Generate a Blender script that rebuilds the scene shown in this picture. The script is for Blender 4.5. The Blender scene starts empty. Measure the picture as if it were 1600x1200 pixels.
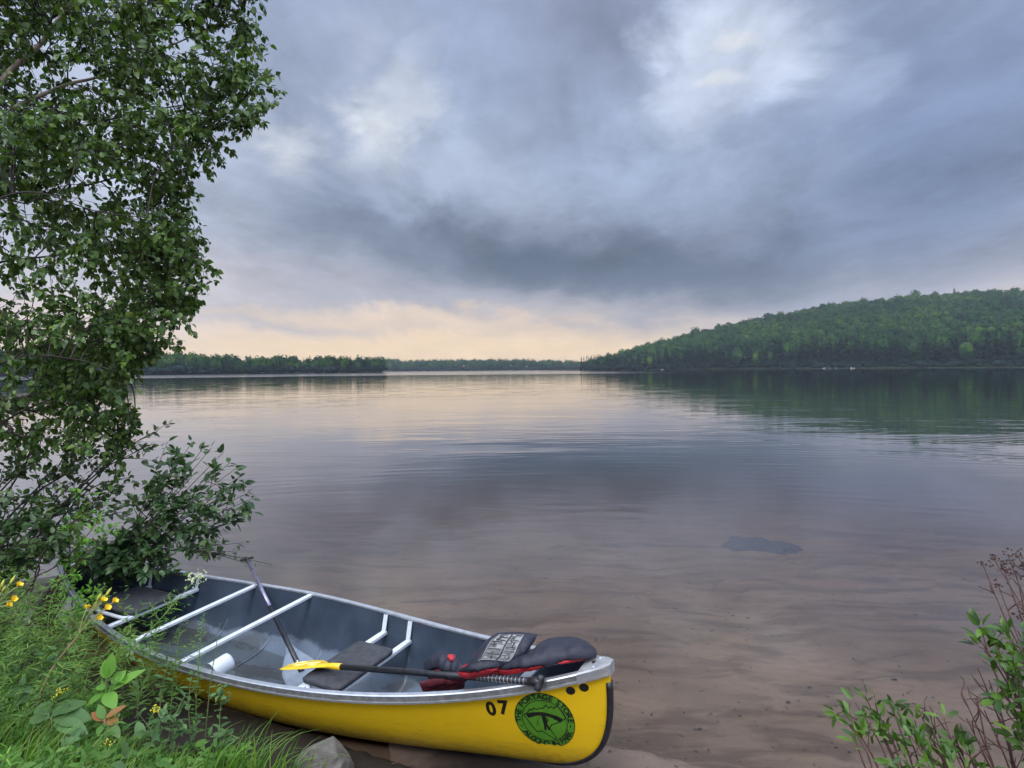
import bpy, math, random
import numpy as np
from mathutils import Vector, Matrix, Euler
R = math.radians
random.seed(7)
rng = np.random.default_rng(11)
sc = bpy.context.scene
COL = sc.collection

# ---------------------------------------------------------------- camera
F, HC = 980.18, 1.85
PITCH, ROLL = math.atan(23 / F), R(0.5)
cam = bpy.data.objects.new('camera', bpy.data.cameras.new('camera'))
COL.objects.link(cam)
cam.data.sensor_width = 36
cam.data.lens = F / 1600 * 36
cam.data.clip_start = 0.05
cam.data.clip_end = 20000
cam.location = (0, 0, HC)
cam.rotation_euler = (Euler((R(90) - PITCH, 0, 0)).to_matrix() @ Matrix.Rotation(-ROLL, 3, 'Z')).to_euler()
sc.camera = cam

def ray(px, py):
    a, b = px - 800, py - 600
    c, s = math.cos(ROLL), math.sin(ROLL)
    x, d = (a * c - b * s) / F, (a * s + b * c) / F
    c, s = math.cos(PITCH), math.sin(PITCH)
    return Vector((x, c - d * s, -s - d * c))
def at(px, py, Y):
    r = ray(px, py)
    return Vector((0, 0, HC)) + r * (Y / r.y)
def proj(p):
    p = Vector(p)
    c, s = math.cos(PITCH), math.sin(PITCH)
    z = p.z - HC
    d, u = p.y * c - z * s, p.y * s + z * c
    a, b = p.x / d * F, -u / d * F
    c, s = math.cos(ROLL), math.sin(ROLL)
    return 800 + a * c + b * s, 600 - a * s + b * c

# ---------------------------------------------------------------- colour and node helpers
def lin(r, g, b):
    f = lambda c: (c / 255 / 12.92) if c <= 10 else ((c / 255 + .055) / 1.055) ** 2.4
    return (f(r), f(g), f(b), 1)
class NT:
    def __init__(s, tree): s.t = tree; s.n = tree.nodes; s.n.clear()
    def new(s, typ, **kw):
        n = s.n.new(typ)
        for k, v in kw.items(): setattr(n, k, v)
        return n
    def put(s, sock, v):
        if hasattr(v, 'links') and hasattr(v, 'node'): s.t.links.new(v, sock)
        else: sock.default_value = v
    def math(s, op, a, b=0.0, c=0.0, clamp=False):
        n = s.new('ShaderNodeMath', operation=op, use_clamp=clamp)
        for i, v in enumerate((a, b, c)): s.put(n.inputs[i], v)
        return n.outputs[0]
    def vec(s, op, a, b=(0, 0, 0), out=0):
        n = s.new('ShaderNodeVectorMath', operation=op)
        s.put(n.inputs[0], a)
        if op == 'SCALE': s.put(n.inputs[3], b)
        else: s.put(n.inputs[1], b)
        return n.outputs[out]
    def noise(s, v, scale, detail=4, rough=.5, dist=0.0, out=0):
        n = s.new('ShaderNodeTexNoise')
        if v is not None: s.put(n.inputs['Vector'], v)
        n.inputs['Scale'].default_value = scale; n.inputs['Detail'].default_value = detail
        n.inputs['Roughness'].default_value = rough; n.inputs['Distortion'].default_value = dist
        return n.outputs[out]
    def mix(s, fac, a, b, mode='MIX'):
        n = s.new('ShaderNodeMix', data_type='RGBA', blend_type=mode)
        s.put(n.inputs[0], fac); s.put(n.inputs[6], a); s.put(n.inputs[7], b)
        return n.outputs[2]
    def rng(s, v, a, b, c=0.0, d=1.0, smooth=True):
        n = s.new('ShaderNodeMapRange', interpolation_type='SMOOTHSTEP' if smooth else 'LINEAR')
        for i, x in enumerate((v, a, b, c, d)): s.put(n.inputs[i], x)
        return n.outputs[0]
    def ramp(s, v, stops):
        n = s.new('ShaderNodeValToRGB'); cr = n.color_ramp
        while len(cr.elements) < len(stops): cr.elements.new(.5)
        for e, (p, c) in zip(cr.elements, stops): e.position = p; e.color = c
        s.put(n.inputs[0], v)
        return n.outputs[0]
    def sep(s, v):
        n = s.new('ShaderNodeSeparateXYZ'); s.put(n.inputs[0], v); return n.outputs
    def comb(s, x, y, z):
        n = s.new('ShaderNodeCombineXYZ')
        for i, v in enumerate((x, y, z)): s.put(n.inputs[i], v)
        return n.outputs[0]

# ---------------------------------------------------------------- sky and sun
SUN_EL, SUN_AZ = R(48), R(205)      # azimuth clockwise from +Y: behind the photographer, to the left
def make_world():
    w = bpy.data.worlds.new('World'); sc.world = w; w.use_nodes = True
    k = NT(w.node_tree)
    d = k.new('ShaderNodeTexCoord').outputs['Generated']
    x, y, z = k.sep(d)
    az = k.math('ARCTAN2', x, y)
    el = k.math('ARCSINE', z)
    # cloud layer: direction carried onto a flat ceiling, so the texture tightens toward the horizon
    q = k.math('DIVIDE', 1.0, k.math('ADD', k.math('MAXIMUM', z, 0.0), .16))
    pl = k.comb(k.math('MULTIPLY', x, q), k.math('MULTIPLY', y, q), 0.0)
    pr = k.vec('MULTIPLY', pl, (1.35, .62, 1))
    nA = k.noise(pr, 1.5, 6, .55, .5)
    nB = k.noise(k.vec('ADD', k.vec('MULTIPLY', pl, (1, .75, 1)), (7.3, 2.1, 3)), 3.4, 8, .6, .5)
    nC = k.noise(k.vec('ADD', pl, (1.3, 9.1, 5)), .9, 4, .5, .3)
    ang = k.comb(az, el, 0.0)
    wob = k.noise(k.vec('MULTIPLY', ang, (1, 1.8, 1)), 5.0, 7, .58, .4, out=1)
    wv = k.vec('MULTIPLY', k.vec('SUBTRACT', wob, (.5, .5, .5)), (.30, .13, 0))
    angw = k.vec('ADD', ang, wv)
    elw = k.math('ADD', el, k.math('MULTIPLY', k.math('SUBTRACT', nB, .5), .03))
    deg = lambda a: R(a) / (math.pi / 2)
    base = k.ramp(k.math('DIVIDE', elw, math.pi / 2), [
        (0.0, lin(240, 214, 188)), (deg(2.0), lin(255, 224, 180)), (deg(4.2), lin(252, 220, 186)),
        (deg(6.5), lin(208, 200, 201)), (deg(9), lin(172, 174, 188)), (deg(14), lin(156, 166, 188)),
        (deg(22), lin(162, 173, 198)), (deg(31), lin(164, 175, 203)), (deg(50), lin(196, 204, 222)), (1.0, lin(226, 230, 240))])
    col = base
    # cloud masses: (x, y in the photo, radii in its pixels, tilt, colour, amount, inner edge)
    B = [
        (1330, 455, 330, 70, -8, (196, 194, 208), .85, .2),
        (150, 300, 330, 330, 0, (205, 208, 222), .6, .2),
        (390, 450, 200, 60, 12, (214, 207, 210), .8, .2),
        (420, 492, 260, 24, 4, (178, 175, 184), .75, .2),
        (620, 470, 300, 44, 6, (172, 170, 180), .75, .2),
        (690, 500, 520, 16, 2, (253, 222, 184), .75, .1),
        (1000, 486, 190, 24, 3, (226, 210, 202), .7, .1),
        (640, 548, 520, 30, 0, (254, 223, 182), .85, .1),
        (1100, 385, 800, 150, 2, (131, 141, 164), .85, .3),
        (1330, 380, 420, 62, -14, (118, 130, 156), .75, .2),
        (880, 405, 520, 84, 6, (78, 89, 107), .95, .1),
        (800, 400, 300, 46, 9, (78, 90, 108), .85, .1),
        (600, 365, 260, 46, 20, (122, 131, 150), .8, .1),
        (1010, 440, 240, 34, 2, (88, 99, 119), .85, .2),
        (760, 270, 260, 110, 10, (184, 192, 210), .7, .1),
        (1010, 235, 200, 100, -10, (180, 194, 222), .75, .1),
        (1480, 190, 270, 220, -20, (116, 131, 164), .85, .1),
        (1400, 90, 200, 130, 30, (128, 140, 170), .6, .1),
        (940, 30, 190, 110, 20, (132, 137, 160), .9, .1),
        (850, 160, 130, 170, -25, (140, 149, 173), .6, .1),
        (520, 110, 160, 170, 30, (160, 167, 188), .5, .1),
        (1130, 60, 150, 105, -20, (228, 235, 252), .95, .1),
        (1110, 140, 100, 60, 10, (222, 230, 250), .85, .1),
        (1290, 120, 90, 60, 20, (180, 192, 220), .6, .1),
        (600, 195, 70, 75, 30, (232, 233, 238), .9, .1),
        (650, 130, 60, 80, 30, (210, 213, 225), .75, .1),
        (455, 225, 70, 60, 30, (226, 226, 233), .85, .1),
        (560, 60, 60, 80, 30, (188, 193, 212), .5, .1),
    ]
    for i, (px, py, rx, ry, tilt, c, amt, inner) in enumerate(B):
        r = ray(px, py).normalized()
        m = k.new('ShaderNodeMapping', vector_type='TEXTURE')
        k.put(m.inputs[0], angw)
        m.inputs[1].default_value = (math.atan2(r.x, r.y), math.asin(r.z), 0)
        m.inputs[2].default_value = (0, 0, R(-tilt))
        m.inputs[3].default_value = (rx / F, ry / F, 1)
        ln = k.vec('LENGTH', m.outputs[0], out=1)
        col = k.mix(k.math('MULTIPLY', k.rng(ln, 1.15, inner * .6), amt), col, lin(*c))
    # two small bright cumulus scraps in the gap
    for px, py, rx, ry in ((1150, 60, 30, 13), (1128, 122, 34, 13)):
        r = ray(px, py).normalized()
        m = k.new('ShaderNodeMapping', vector_type='TEXTURE')
        k.put(m.inputs[0], k.vec('ADD', ang, k.vec('SCALE', wv, .5)))
        m.inputs[1].default_value = (math.atan2(r.x, r.y), math.asin(r.z), 0)
        m.inputs[3].default_value = (rx / F, ry / F, 1)
        col = k.mix(k.math('MULTIPLY', k.rng(k.vec('LENGTH', m.outputs[0], out=1), 1.2, .2), .8), col, lin(248, 248, 252))
    col = k.mix(k.rng(el, R(7), R(16)), col, k.mix(1.0, col, (1.02, 1.07, 1.10, 1), 'MULTIPLY'))
    tex = k.math('ADD', k.math('MULTIPLY', k.math('SUBTRACT', nA, .5), 1.25), k.math('MULTIPLY', k.math('SUBTRACT', nB, .5), .5))
    nE = k.noise(k.vec('ADD', k.vec('MULTIPLY', pl, (1.1, .8, 1)), (3.1, 5.7, 1)), 9.0, 9, .66, .35)
    tex = k.math('ADD', tex, k.math('MULTIPLY', k.math('SUBTRACT', nE, .5), .34))
    tex = k.math('MULTIPLY', tex, k.rng(el, R(2), R(12), .25, 1.0))
    gain = k.math('ADD', 1.0, tex)
    # sky behind and overhead brightened as added fill light for the foreground
    back = k.rng(k.math('SUBTRACT', z, k.math('MULTIPLY', y, .45)), .30, .95, 1.0, BACK_GAIN)
    col = k.vec('SCALE', col, k.math('MULTIPLY', gain, back))
    sky = k.new('ShaderNodeTexSky', sky_type='NISHITA', sun_disc=False)
    sky.sun_elevation = SUN_EL; sky.sun_rotation = SUN_AZ
    b1 = k.new('ShaderNodeBackground'); k.put(b1.inputs[0], sky.outputs[0]); b1.inputs[1].default_value = .10
    b2 = k.new('ShaderNodeBackground'); k.put(b2.inputs[0], col); b2.inputs[1].default_value = 1.0
    ms = k.new('ShaderNodeMixShader'); ms.inputs[0].default_value = .93
    k.t.links.new(b1.outputs[0], ms.inputs[1]); k.t.links.new(b2.outputs[0], ms.inputs[2])
    o = k.new('ShaderNodeOutputWorld'); k.t.links.new(ms.outputs[0], o.inputs[0])
    w.cycles.sampling_method = 'MANUAL'; w.cycles.sample_map_resolution = 512
BACK_GAIN = 4.3
make_world()
sun = bpy.data.objects.new('sun', bpy.data.lights.new('sun', 'SUN'))
COL.objects.link(sun)
sun.data.energy = 1.4; sun.data.angle = R(18); sun.data.color = (1, .95, .88)
sd = Vector((math.sin(SUN_AZ) * math.cos(SUN_EL), math.cos(SUN_AZ) * math.cos(SUN_EL), math.sin(SUN_EL)))
sun.rotation_euler = sd.to_track_quat('Z', 'Y').to_euler()
sun.location = sd * 50
sc.view_settings.view_transform = 'Standard'; sc.view_settings.look = 'None'
sc.view_settings.gamma = 1; sc.view_settings.exposure = 0.0
sc.render.engine = 'CYCLES'
cy = sc.cycles
cy.use_denoising = True
cy.max_bounces = 7; cy.diffuse_bounces = 3; cy.glossy_bounces = 3; cy.transmission_bounces = 3
cy.transparent_max_bounces = 8; cy.volume_bounces = 0
cy.caustics_reflective = False; cy.caustics_refractive = False

# ---------------------------------------------------------------- materials
def material(name):
    m = bpy.data.materials.new(name); m.use_nodes = True
    return m, NT(m.node_tree)
def finish(k, shader, volume=None):
    o = k.new('ShaderNodeOutputMaterial')
    if shader is not None: k.t.links.new(shader, o.inputs[0])
    if volume is not None: k.t.links.new(volume, o.inputs[1])
def principled(k, color, rough=.5, metal=0.0, spec=.5, normal=None):
    p = k.new('ShaderNodeBsdfPrincipled')
    k.put(p.inputs['Base Color'], color); k.put(p.inputs['Roughness'], rough)
    p.inputs['Metallic'].default_value = metal; p.inputs['Specular IOR Level'].default_value = spec
    if normal is not None: k.put(p.inputs['Normal'], normal)
    return p.outputs[0]
def bump(k, h, strength=.3, dist=.01):
    b = k.new('ShaderNodeBump'); k.put(b.inputs['Height'], h)
    b.inputs['Strength'].default_value = strength; b.inputs['Distance'].default_value = dist
    return b.outputs[0]
def c4(c): return (c[0], c[1], c[2], 1)
def surf(name, a, b, scale=8, rough=.5, metal=0, spec=.5, bmp=.0, bdist=.004, detail=5, stretch=(1, 1, 1)):
    m, k = material(name)
    v = k.vec('MULTIPLY', k.new('ShaderNodeTexCoord').outputs['Object'], stretch)
    n = k.noise(v, scale, detail, .6)
    col = k.mix(k.rng(n, .32, .68), c4(a), c4(b))
    nr = bump(k, k.noise(v, scale * 3, 4, .6), bmp, bdist) if bmp else None
    r = k.math('ADD', rough - .08, k.math('MULTIPLY', n, .16))
    finish(k, principled(k, col, r, metal, spec, nr))
    return m
def leaf_mat(name, stops, trans=.28, rough=.42, spec=.5, bands=None):
    m, k = material(name)
    r = k.new('ShaderNodeNewGeometry').outputs['Random Per Island']
    obj = k.new('ShaderNodeTexCoord').outputs['Object']
    n = k.noise(obj, 9.0, 4, .6)
    f = k.math('ADD', k.math('MULTIPLY', r, .7), k.math('MULTIPLY', k.rng(n, .3, .7), .3))
    if bands:      # tint by whole crown and by stands of trees rather than by leaf
        a = k.rng(k.noise(obj, bands[0], 2, .5), .3, .7); c = k.rng(k.noise(k.vec('MULTIPLY', obj, (1, .5, 3)), bands[1], 3, .55), .3, .7)
        f = k.math('ADD', k.math('MULTIPLY', r, .26), k.math('ADD', k.math('MULTIPLY', a, .38), k.math('MULTIPLY', c, .36)))
    col = k.ramp(f, [(p, c4(c)) for p, c in stops])
    p = principled(k, col, rough, 0, spec)
    t = k.new('ShaderNodeBsdfTranslucent')
    k.put(t.inputs[0], k.mix(1.0, col, (1.15, 1.25, .55, 1), 'MULTIPLY'))
    x = k.new('ShaderNodeMixShader'); x.inputs[0].default_value = trans
    k.t.links.new(p, x.inputs[1]); k.t.links.new(t.outputs[0], x.inputs[2])
    finish(k, x.outputs[0])
    return m
M = {}
M['alu'] = surf('aluminium', (.62, .63, .66), (.74, .75, .78), 20, .38, .85)
M['alu_dull'] = surf('weathered_aluminium', (.34, .34, .34), (.46, .46, .46), 26, .5, .6, bmp=.1)
M['white_bar'] = surf('pale_bar', (.66, .69, .72), (.78, .80, .82), 14, .4, .25)
M['black'] = surf('black_plastic', (.010, .010, .013), (.022, .022, .027), 30, .38)
M['ink'] = surf('black_ink', (.006, .006, .005), (.012, .011, .008), 40, .5)
M['seat'] = surf('seat_foam', (.028, .028, .033), (.05, .05, .056), 30, .75, bmp=.5, bdist=.003)
M['navy'] = surf('navy_nylon', (.007, .008, .017), (.016, .017, .030), 26, .6, bmp=.5, bdist=.006)
M['red'] = surf('red_nylon', (.34, .012, .018), (.50, .02, .03), 22, .6, bmp=.4, bdist=.005)
M['dkred'] = surf('dark_red_nylon', (.10, .008, .014), (.17, .012, .02), 22, .7, bmp=.4, bdist=.005)
M['patch'] = surf('patch_white', (.19, .19, .19), (.27, .27, .26), 60, .7)
M['white'] = surf('white_plastic', (.72, .74, .76), (.82, .83, .84), 12, .4)
M['paddle_yellow'] = surf('yellow_blade', (.78, .47, .008), (.86, .56, .02), 10, .3)
M['paddle_print'] = surf('pale_print', (.86, .72, .22), (.9, .8, .35), 30, .4)
M['silver_shaft'] = surf('silver_shaft', (.17, .15, .22), (.27, .24, .33), 25, .28, .7)
M['blade_gray'] = surf('grey_blade', (.15, .18, .22), (.21, .24, .28), 16, .5, bmp=.1)
M['green_vinyl'] = surf('green_vinyl', (.065, .20, .014), (.085, .24, .020), 18, .45)
M['bark_pale'] = surf('birch_bark', (.26, .19, .15), (.42, .34, .28), 14, .8, bmp=.6, bdist=.01, stretch=(1, 1, .3))
M['bark_dark'] = surf('dark_bark', (.025, .018, .015), (.06, .045, .038), 25, .85, bmp=.5, bdist=.004)
M['twig_red'] = surf('reddish_twig', (.05, .022, .016), (.12, .055, .04), 30, .8)
M['stem_green'] = surf('green_stem', (.10, .15, .035), (.17, .22, .06), 18, .6)
M['stem_pale'] = surf('pale_stem', (.24, .26, .09), (.34, .32, .13), 18, .6)
M['stem_pink'] = surf('pinkish_stem', (.22, .11, .07), (.30, .17, .11), 18, .7)
M['petal'] = surf('yellow_petal', (.85, .52, .015), (.9, .66, .03), 60, .6)
M['bud'] = surf('green_bud', (.42, .46, .06), (.60, .56, .10), 60, .6)
M['creamflower'] = surf('cream_florets', (.42, .46, .25), (.62, .64, .42), 60, .7)
M['dryflower'] = surf('dried_florets', (.035, .017, .015), (.09, .045, .035), 60, .9)
M['goldflower'] = surf('gold_florets', (.50, .44, .02), (.66, .56, .04), 60, .8)
G = lambda *s: [(i / (len(s) - 1), c) for i, c in enumerate(s)]
M['birch_leaf'] = leaf_mat('birch_leaf', G((.030, .066, .014), (.055, .110, .020), (.08, .155, .026), (.13, .215, .045), (.21, .27, .04)), .34, .4)
M['bush_leaf'] = leaf_mat('bush_leaf', G((.026, .060, .020), (.042, .088, .028), (.06, .115, .036), (.10, .15, .04)), .22)
M['alder_leaf'] = leaf_mat('alder_leaf', G((.034, .068, .022), (.055, .105, .03), (.085, .14, .045), (.13, .17, .06)), .25)
M['fresh_leaf'] = leaf_mat('fresh_leaf', G((.06, .17, .025), (.10, .25, .035), (.16, .34, .04), (.24, .40, .05)), .35, .5, .35)
M['herb_leaf'] = leaf_mat('herb_leaf', G((.055, .14, .025), (.09, .20, .035), (.14, .26, .04)), .3, .55, .3)
M['grey_leaf'] = leaf_mat('grey_leaf', G((.055, .125, .04), (.09, .17, .055), (.13, .22, .07)), .25, .55, .3)
M['rust_leaf'] = leaf_mat('rust_leaf', G((.13, .14, .03), (.25, .15, .035), (.30, .10, .03), (.22, .17, .045)), .3, .5, .3)
M['gale_leaf'] = leaf_mat('gale_leaf', G((.025, .055, .014), (.045, .10, .016), (.085, .18, .02), (.15, .25, .03)), .33)
M['grass'] = leaf_mat('grass_blade', G((.045, .12, .018), (.08, .20, .026), (.13, .28, .034), (.22, .35, .05), (.34, .33, .11)), .35, .5)
M['feather'] = leaf_mat('feathery_leaf', G((.05, .12, .025), (.09, .19, .03), (.14, .25, .035), (.24, .30, .04)), .35, .6)
M['forest'] = leaf_mat('hardwood_crowns', G((.004, .014, .009), (.009, .033, .013), (.020, .062, .017), (.046, .100, .016), (.115, .17, .018)), .12, .8, .1, (.11, .016))
M['conifer'] = leaf_mat('conifer_needles', G((.005, .015, .013), (.008, .022, .016), (.014, .031, .019)), .08, .8, .1)

def hull_mat():
    m, k = material('yellow_hull')
    p = k.new('ShaderNodeTexCoord').outputs['Object']
    x, y, z = k.sep(p)
    n = k.noise(k.vec('MULTIPLY', p, (2, 2, 5)), 3, 6, .65)
    col = k.mix(n, (.66, .40, .008, 1), (.76, .49, .014, 1))
    fine = k.noise(k.vec('MULTIPLY', p, (3, 3, 26)), 9, 6, .7)
    low = k.rng(k.math('ADD', z, k.math('MULTIPLY', k.math('SUBTRACT', n, .5), .10)), -.13, -.29)
    grime = k.math('MULTIPLY', low, k.rng(fine, .25, .6))
    col = k.mix(k.math('MULTIPLY', grime, .75), col, (.15, .09, .025, 1))
    scr = k.math('MULTIPLY', k.rng(k.noise(k.vec('MULTIPLY', p, (1.5, 1, 40)), 6, 5, .7), .585, .66), k.rng(z, .1, -.2))
    col = k.mix(k.math('MULTIPLY', scr, .75), col, (.22, .14, .05, 1))
    finish(k, principled(k, col, k.math('ADD', .26, k.math('MULTIPLY', grime, .4)), 0, .32, bump(k, k.noise(p, 5, 3), .05, .02)))
    return m
M['hull'] = hull_mat()
def lining_mat():
    m, k = material('slate_lining')
    p = k.new('ShaderNodeTexCoord').outputs['Object']
    x, y, z = k.sep(p)
    n = k.noise(p, 4, 6, .6)
    col = k.mix(k.rng(n, .3, .7), (.026, .037, .056, 1), (.046, .064, .090, 1))
    # floor lighter than the sides, with muddy puddles on it
    fl = k.rng(k.math('ADD', z, k.math('MULTIPLY', k.math('SUBTRACT', k.noise(p, 3.2, 5, .6), .5), .12)), -.262, -.285)
    blot = k.rng(k.noise(k.vec('MULTIPLY', p, (1, 2, 1)), 2.6, 6, .6), .46, .60)
    col = k.mix(k.math('MULTIPLY', fl, .55), col, (.19, .235, .29, 1))
    col = k.mix(k.math('MULTIPLY', k.math('MULTIPLY', fl, blot), .6), col, (.075, .068, .06, 1))
    speck = k.math('MULTIPLY', k.rng(k.noise(p, 40, 3, .6), .66, .7), k.rng(z, -.1, -.26))
    col = k.mix(k.math('MULTIPLY', speck, .8), col, (.05, .035, .025, 1))
    finish(k, principled(k, col, k.rng(k.math('MULTIPLY', fl, blot), 0., 1., .5, .18), 0, .4, bump(k, k.noise(p, 30, 4), .08, .004)))
    return m
M['lining'] = lining_mat()
def ground_mat():
    m, k = material('shore_ground')
    p = k.new('ShaderNodeNewGeometry').outputs['Position']
    x, y, z = k.sep(p)
    n1 = k.noise(p, .8, 6, .6, .6); n2 = k.noise(p, 9, 6, .65)
    # ridges swept along the shore by the wash
    rp = k.vec('ADD', k.vec('MULTIPLY', p, (.55, 2.2, 1)), k.vec('SCALE', k.noise(p, .7, 3, .5, out=1), 1.6))
    rid = k.noise(rp, 2.3, 4, .6, .3)
    sand = k.mix(k.rng(n1, .35, .65), (.135, .094, .068, 1), (.185, .132, .098, 1))
    sand = k.mix(k.math('MULTIPLY', k.rng(rid, .45, .66), .72), sand, (.070, .047, .034, 1))
    sand = k.mix(k.math('MULTIPLY', k.rng(n2, .60, .70), .5), sand, (.08, .055, .045, 1))
    peb = k.new('ShaderNodeTexVoronoi'); k.put(peb.inputs['Vector'], p); peb.inputs['Scale'].default_value = 34
    pm = k.math('MULTIPLY', k.rng(peb.outputs['Distance'], .26, .18), k.rng(k.noise(p, 1.7, 4, .6), .50, .62))
    sand = k.mix(k.math('MULTIPLY', pm, .6), sand, k.mix(k.sep(peb.outputs['Color'])[0], (.03, .026, .026, 1), (.24, .21, .18, 1)))
    wv = k.new('ShaderNodeTexWave', wave_type='BANDS', bands_direction='Y')
    k.put(wv.inputs['Vector'], k.vec('ADD', k.vec('MULTIPLY', p, (.45, 1, 1)), k.comb(0.0, k.math('MULTIPLY', x, .35), 0.0))); wv.inputs['Scale'].default_value = 3.4; wv.inputs['Distortion'].default_value = 7
    wv.inputs['Detail'].default_value = 3; wv.inputs['Detail Scale'].default_value = .8
    wm = k.math('MULTIPLY', k.rng(wv.outputs['Fac'], .35, .9), k.rng(n1, .42, .6))
    sand = k.mix(k.math('MULTIPLY', wm, .12), sand, (.066, .045, .033, 1))
    sand = k.mix(k.rng(z, -.25, -1.1), sand, (.10, .085, .075, 1))
    soil = k.mix(n2, (.009, .006, .0045, 1), (.030, .020, .014, 1))  # bank soil, blackened to carry the shade under the hull as well
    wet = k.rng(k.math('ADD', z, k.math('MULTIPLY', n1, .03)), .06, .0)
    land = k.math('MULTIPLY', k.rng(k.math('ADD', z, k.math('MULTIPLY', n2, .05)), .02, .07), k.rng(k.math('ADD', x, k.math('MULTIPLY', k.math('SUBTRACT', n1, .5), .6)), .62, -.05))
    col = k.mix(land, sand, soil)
    nr = bump(k, k.math('ADD', k.math('MULTIPLY', rid, .7), k.math('MULTIPLY', n2, .3)), .5, .03)
    finish(k, principled(k, col, k.rng(z, .1, .0, .85, .55), 0, .3, nr))
    return m
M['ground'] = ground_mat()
def water_mat():
    m, k = material('lake_water')
    p = k.new('ShaderNodeNewGeometry').outputs['Position']
    x, y, z = k.sep(p)
    dist = k.vec('LENGTH', k.comb(x, y, 0.0), out=1)
    big = k.noise(p, .06, 4, .55, .3)
    calm = k.rng(k.noise(k.vec('MULTIPLY', p, (.4, 1, 1)), .16, 3, .5, .6), .36, .66, .25, 1.0)
    pw = k.vec('ADD', p, k.vec('SCALE', k.noise(p, .25, 2, .5, out=1), 1.4))
    r1 = k.noise(k.vec('MULTIPLY', pw, (.45, 1.3, 1)), 1.1, 3, .5, .3)
    r2 = k.noise(k.vec('MULTIPLY', pw, (.7, 1.5, 1)), 3.6, 3, .55, .2)
    swell = k.noise(k.vec('MULTIPLY', pw, (.35, 1, 1)), .22, 2, .5)
    ring = k.new('ShaderNodeTexWave', wave_type='RINGS', rings_direction='Z')
    k.put(ring.inputs['Vector'], k.vec('SUBTRACT', p, (1.0, -6.0, 0)))
    ring.inputs['Scale'].default_value = .75; ring.inputs['Distortion'].default_value = 2.4
    ring.inputs['Detail'].default_value = 2; ring.inputs['Detail Scale'].default_value = .7
    rmask = k.rng(k.noise(p, .35, 3, .5), .48, .62)
    mid = k.math('MULTIPLY', k.rng(dist, 9, 18), k.rng(dist, 75, 30))
    h = k.math('MULTIPLY', r1, k.math('MULTIPLY', calm, k.math('ADD', .008, k.math('MULTIPLY', mid, .008))))
    h = k.math('ADD', h, k.math('MULTIPLY', r2, k.math('MULTIPLY', calm, .0016)))
    h = k.math('ADD', h, k.math('MULTIPLY', swell, .012))
    h = k.math('ADD', h, k.math('MULTIPLY', k.math('MULTIPLY', ring.outputs['Fac'], rmask), .0016))
    b = k.new('ShaderNodeBump'); k.put(b.inputs['Height'], h); b.inputs['Strength'].default_value = 1; b.inputs['Distance'].default_value = 1
    nr = b.outputs[0]
    fr = k.new('ShaderNodeFresnel'); fr.inputs[0].default_value = 1.33; k.put(fr.inputs[1], nr)
    g = k.new('ShaderNodeBsdfGlossy'); k.put(g.inputs['Normal'], nr)
    # a breeze ruffles the far water
    farm = k.rng(k.math('ADD', dist, k.math('MULTIPLY', k.math('SUBTRACT', big, .5), 60)), 215, 245)
    farm = k.math('MULTIPLY', farm, k.rng(k.math('ADD', x, k.math('MULTIPLY', big, 60)), 150, 40))
    k.put(g.inputs['Roughness'], k.math('ADD', .015, k.math('MULTIPLY', farm, .11)))
    t = k.new('ShaderNodeBsdfTransparent'); t.inputs[0].default_value = (.96, .95, .93, 1)
    mx = k.new('ShaderNodeMixShader')
    g1 = lambda v: (v, v, v, 1)
    k.t.links.new(k.ramp(fr.outputs[0], [(0, g1(.01)), (.07, g1(.068)), (.155, g1(.24)), (.38, g1(.67)), (.62, g1(.94)), (.8, g1(.99)), (1, g1(1))]), mx.inputs[0]); k.t.links.new(t.outputs[0], mx.inputs[1]); k.t.links.new(g.outputs[0], mx.inputs[2])
    va = k.new('ShaderNodeVolumeAbsorption'); va.inputs[0].default_value = (.74, .58, .42, 1); va.inputs[1].default_value = .42
    finish(k, mx.outputs[0], va.outputs[0])
    return m
M['water'] = water_mat()
def rock_mat(name, a, b, c):
    m, k = material(name)
    p = k.new('ShaderNodeTexCoord').outputs['Object']
    n = k.noise(p, 9, 8, .65, .3); n2 = k.noise(p, 34, 6, .7)
    col = k.mix(k.rng(n, .35, .65), c4(a), c4(b))
    col = k.mix(k.math('MULTIPLY', k.rng(n2, .52, .66), .7), col, c4(c))
    finish(k, principled(k, col, .85, 0, .3, bump(k, k.math('ADD', n, k.math('MULTIPLY', n2, .6)), .6, .02)))
    return m
M['rock'] = rock_mat('granite', (.085, .07, .058), (.155, .138, .118), (.055, .042, .032))
M['sunk_rock'] = rock_mat('sunken_stone', (.034, .034, .046), (.055, .052, .06), (.025, .025, .033))
M['shore_rock'] = rock_mat('pale_shore_rock', (.42, .36, .33), (.55, .48, .44), (.25, .20, .18))

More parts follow.
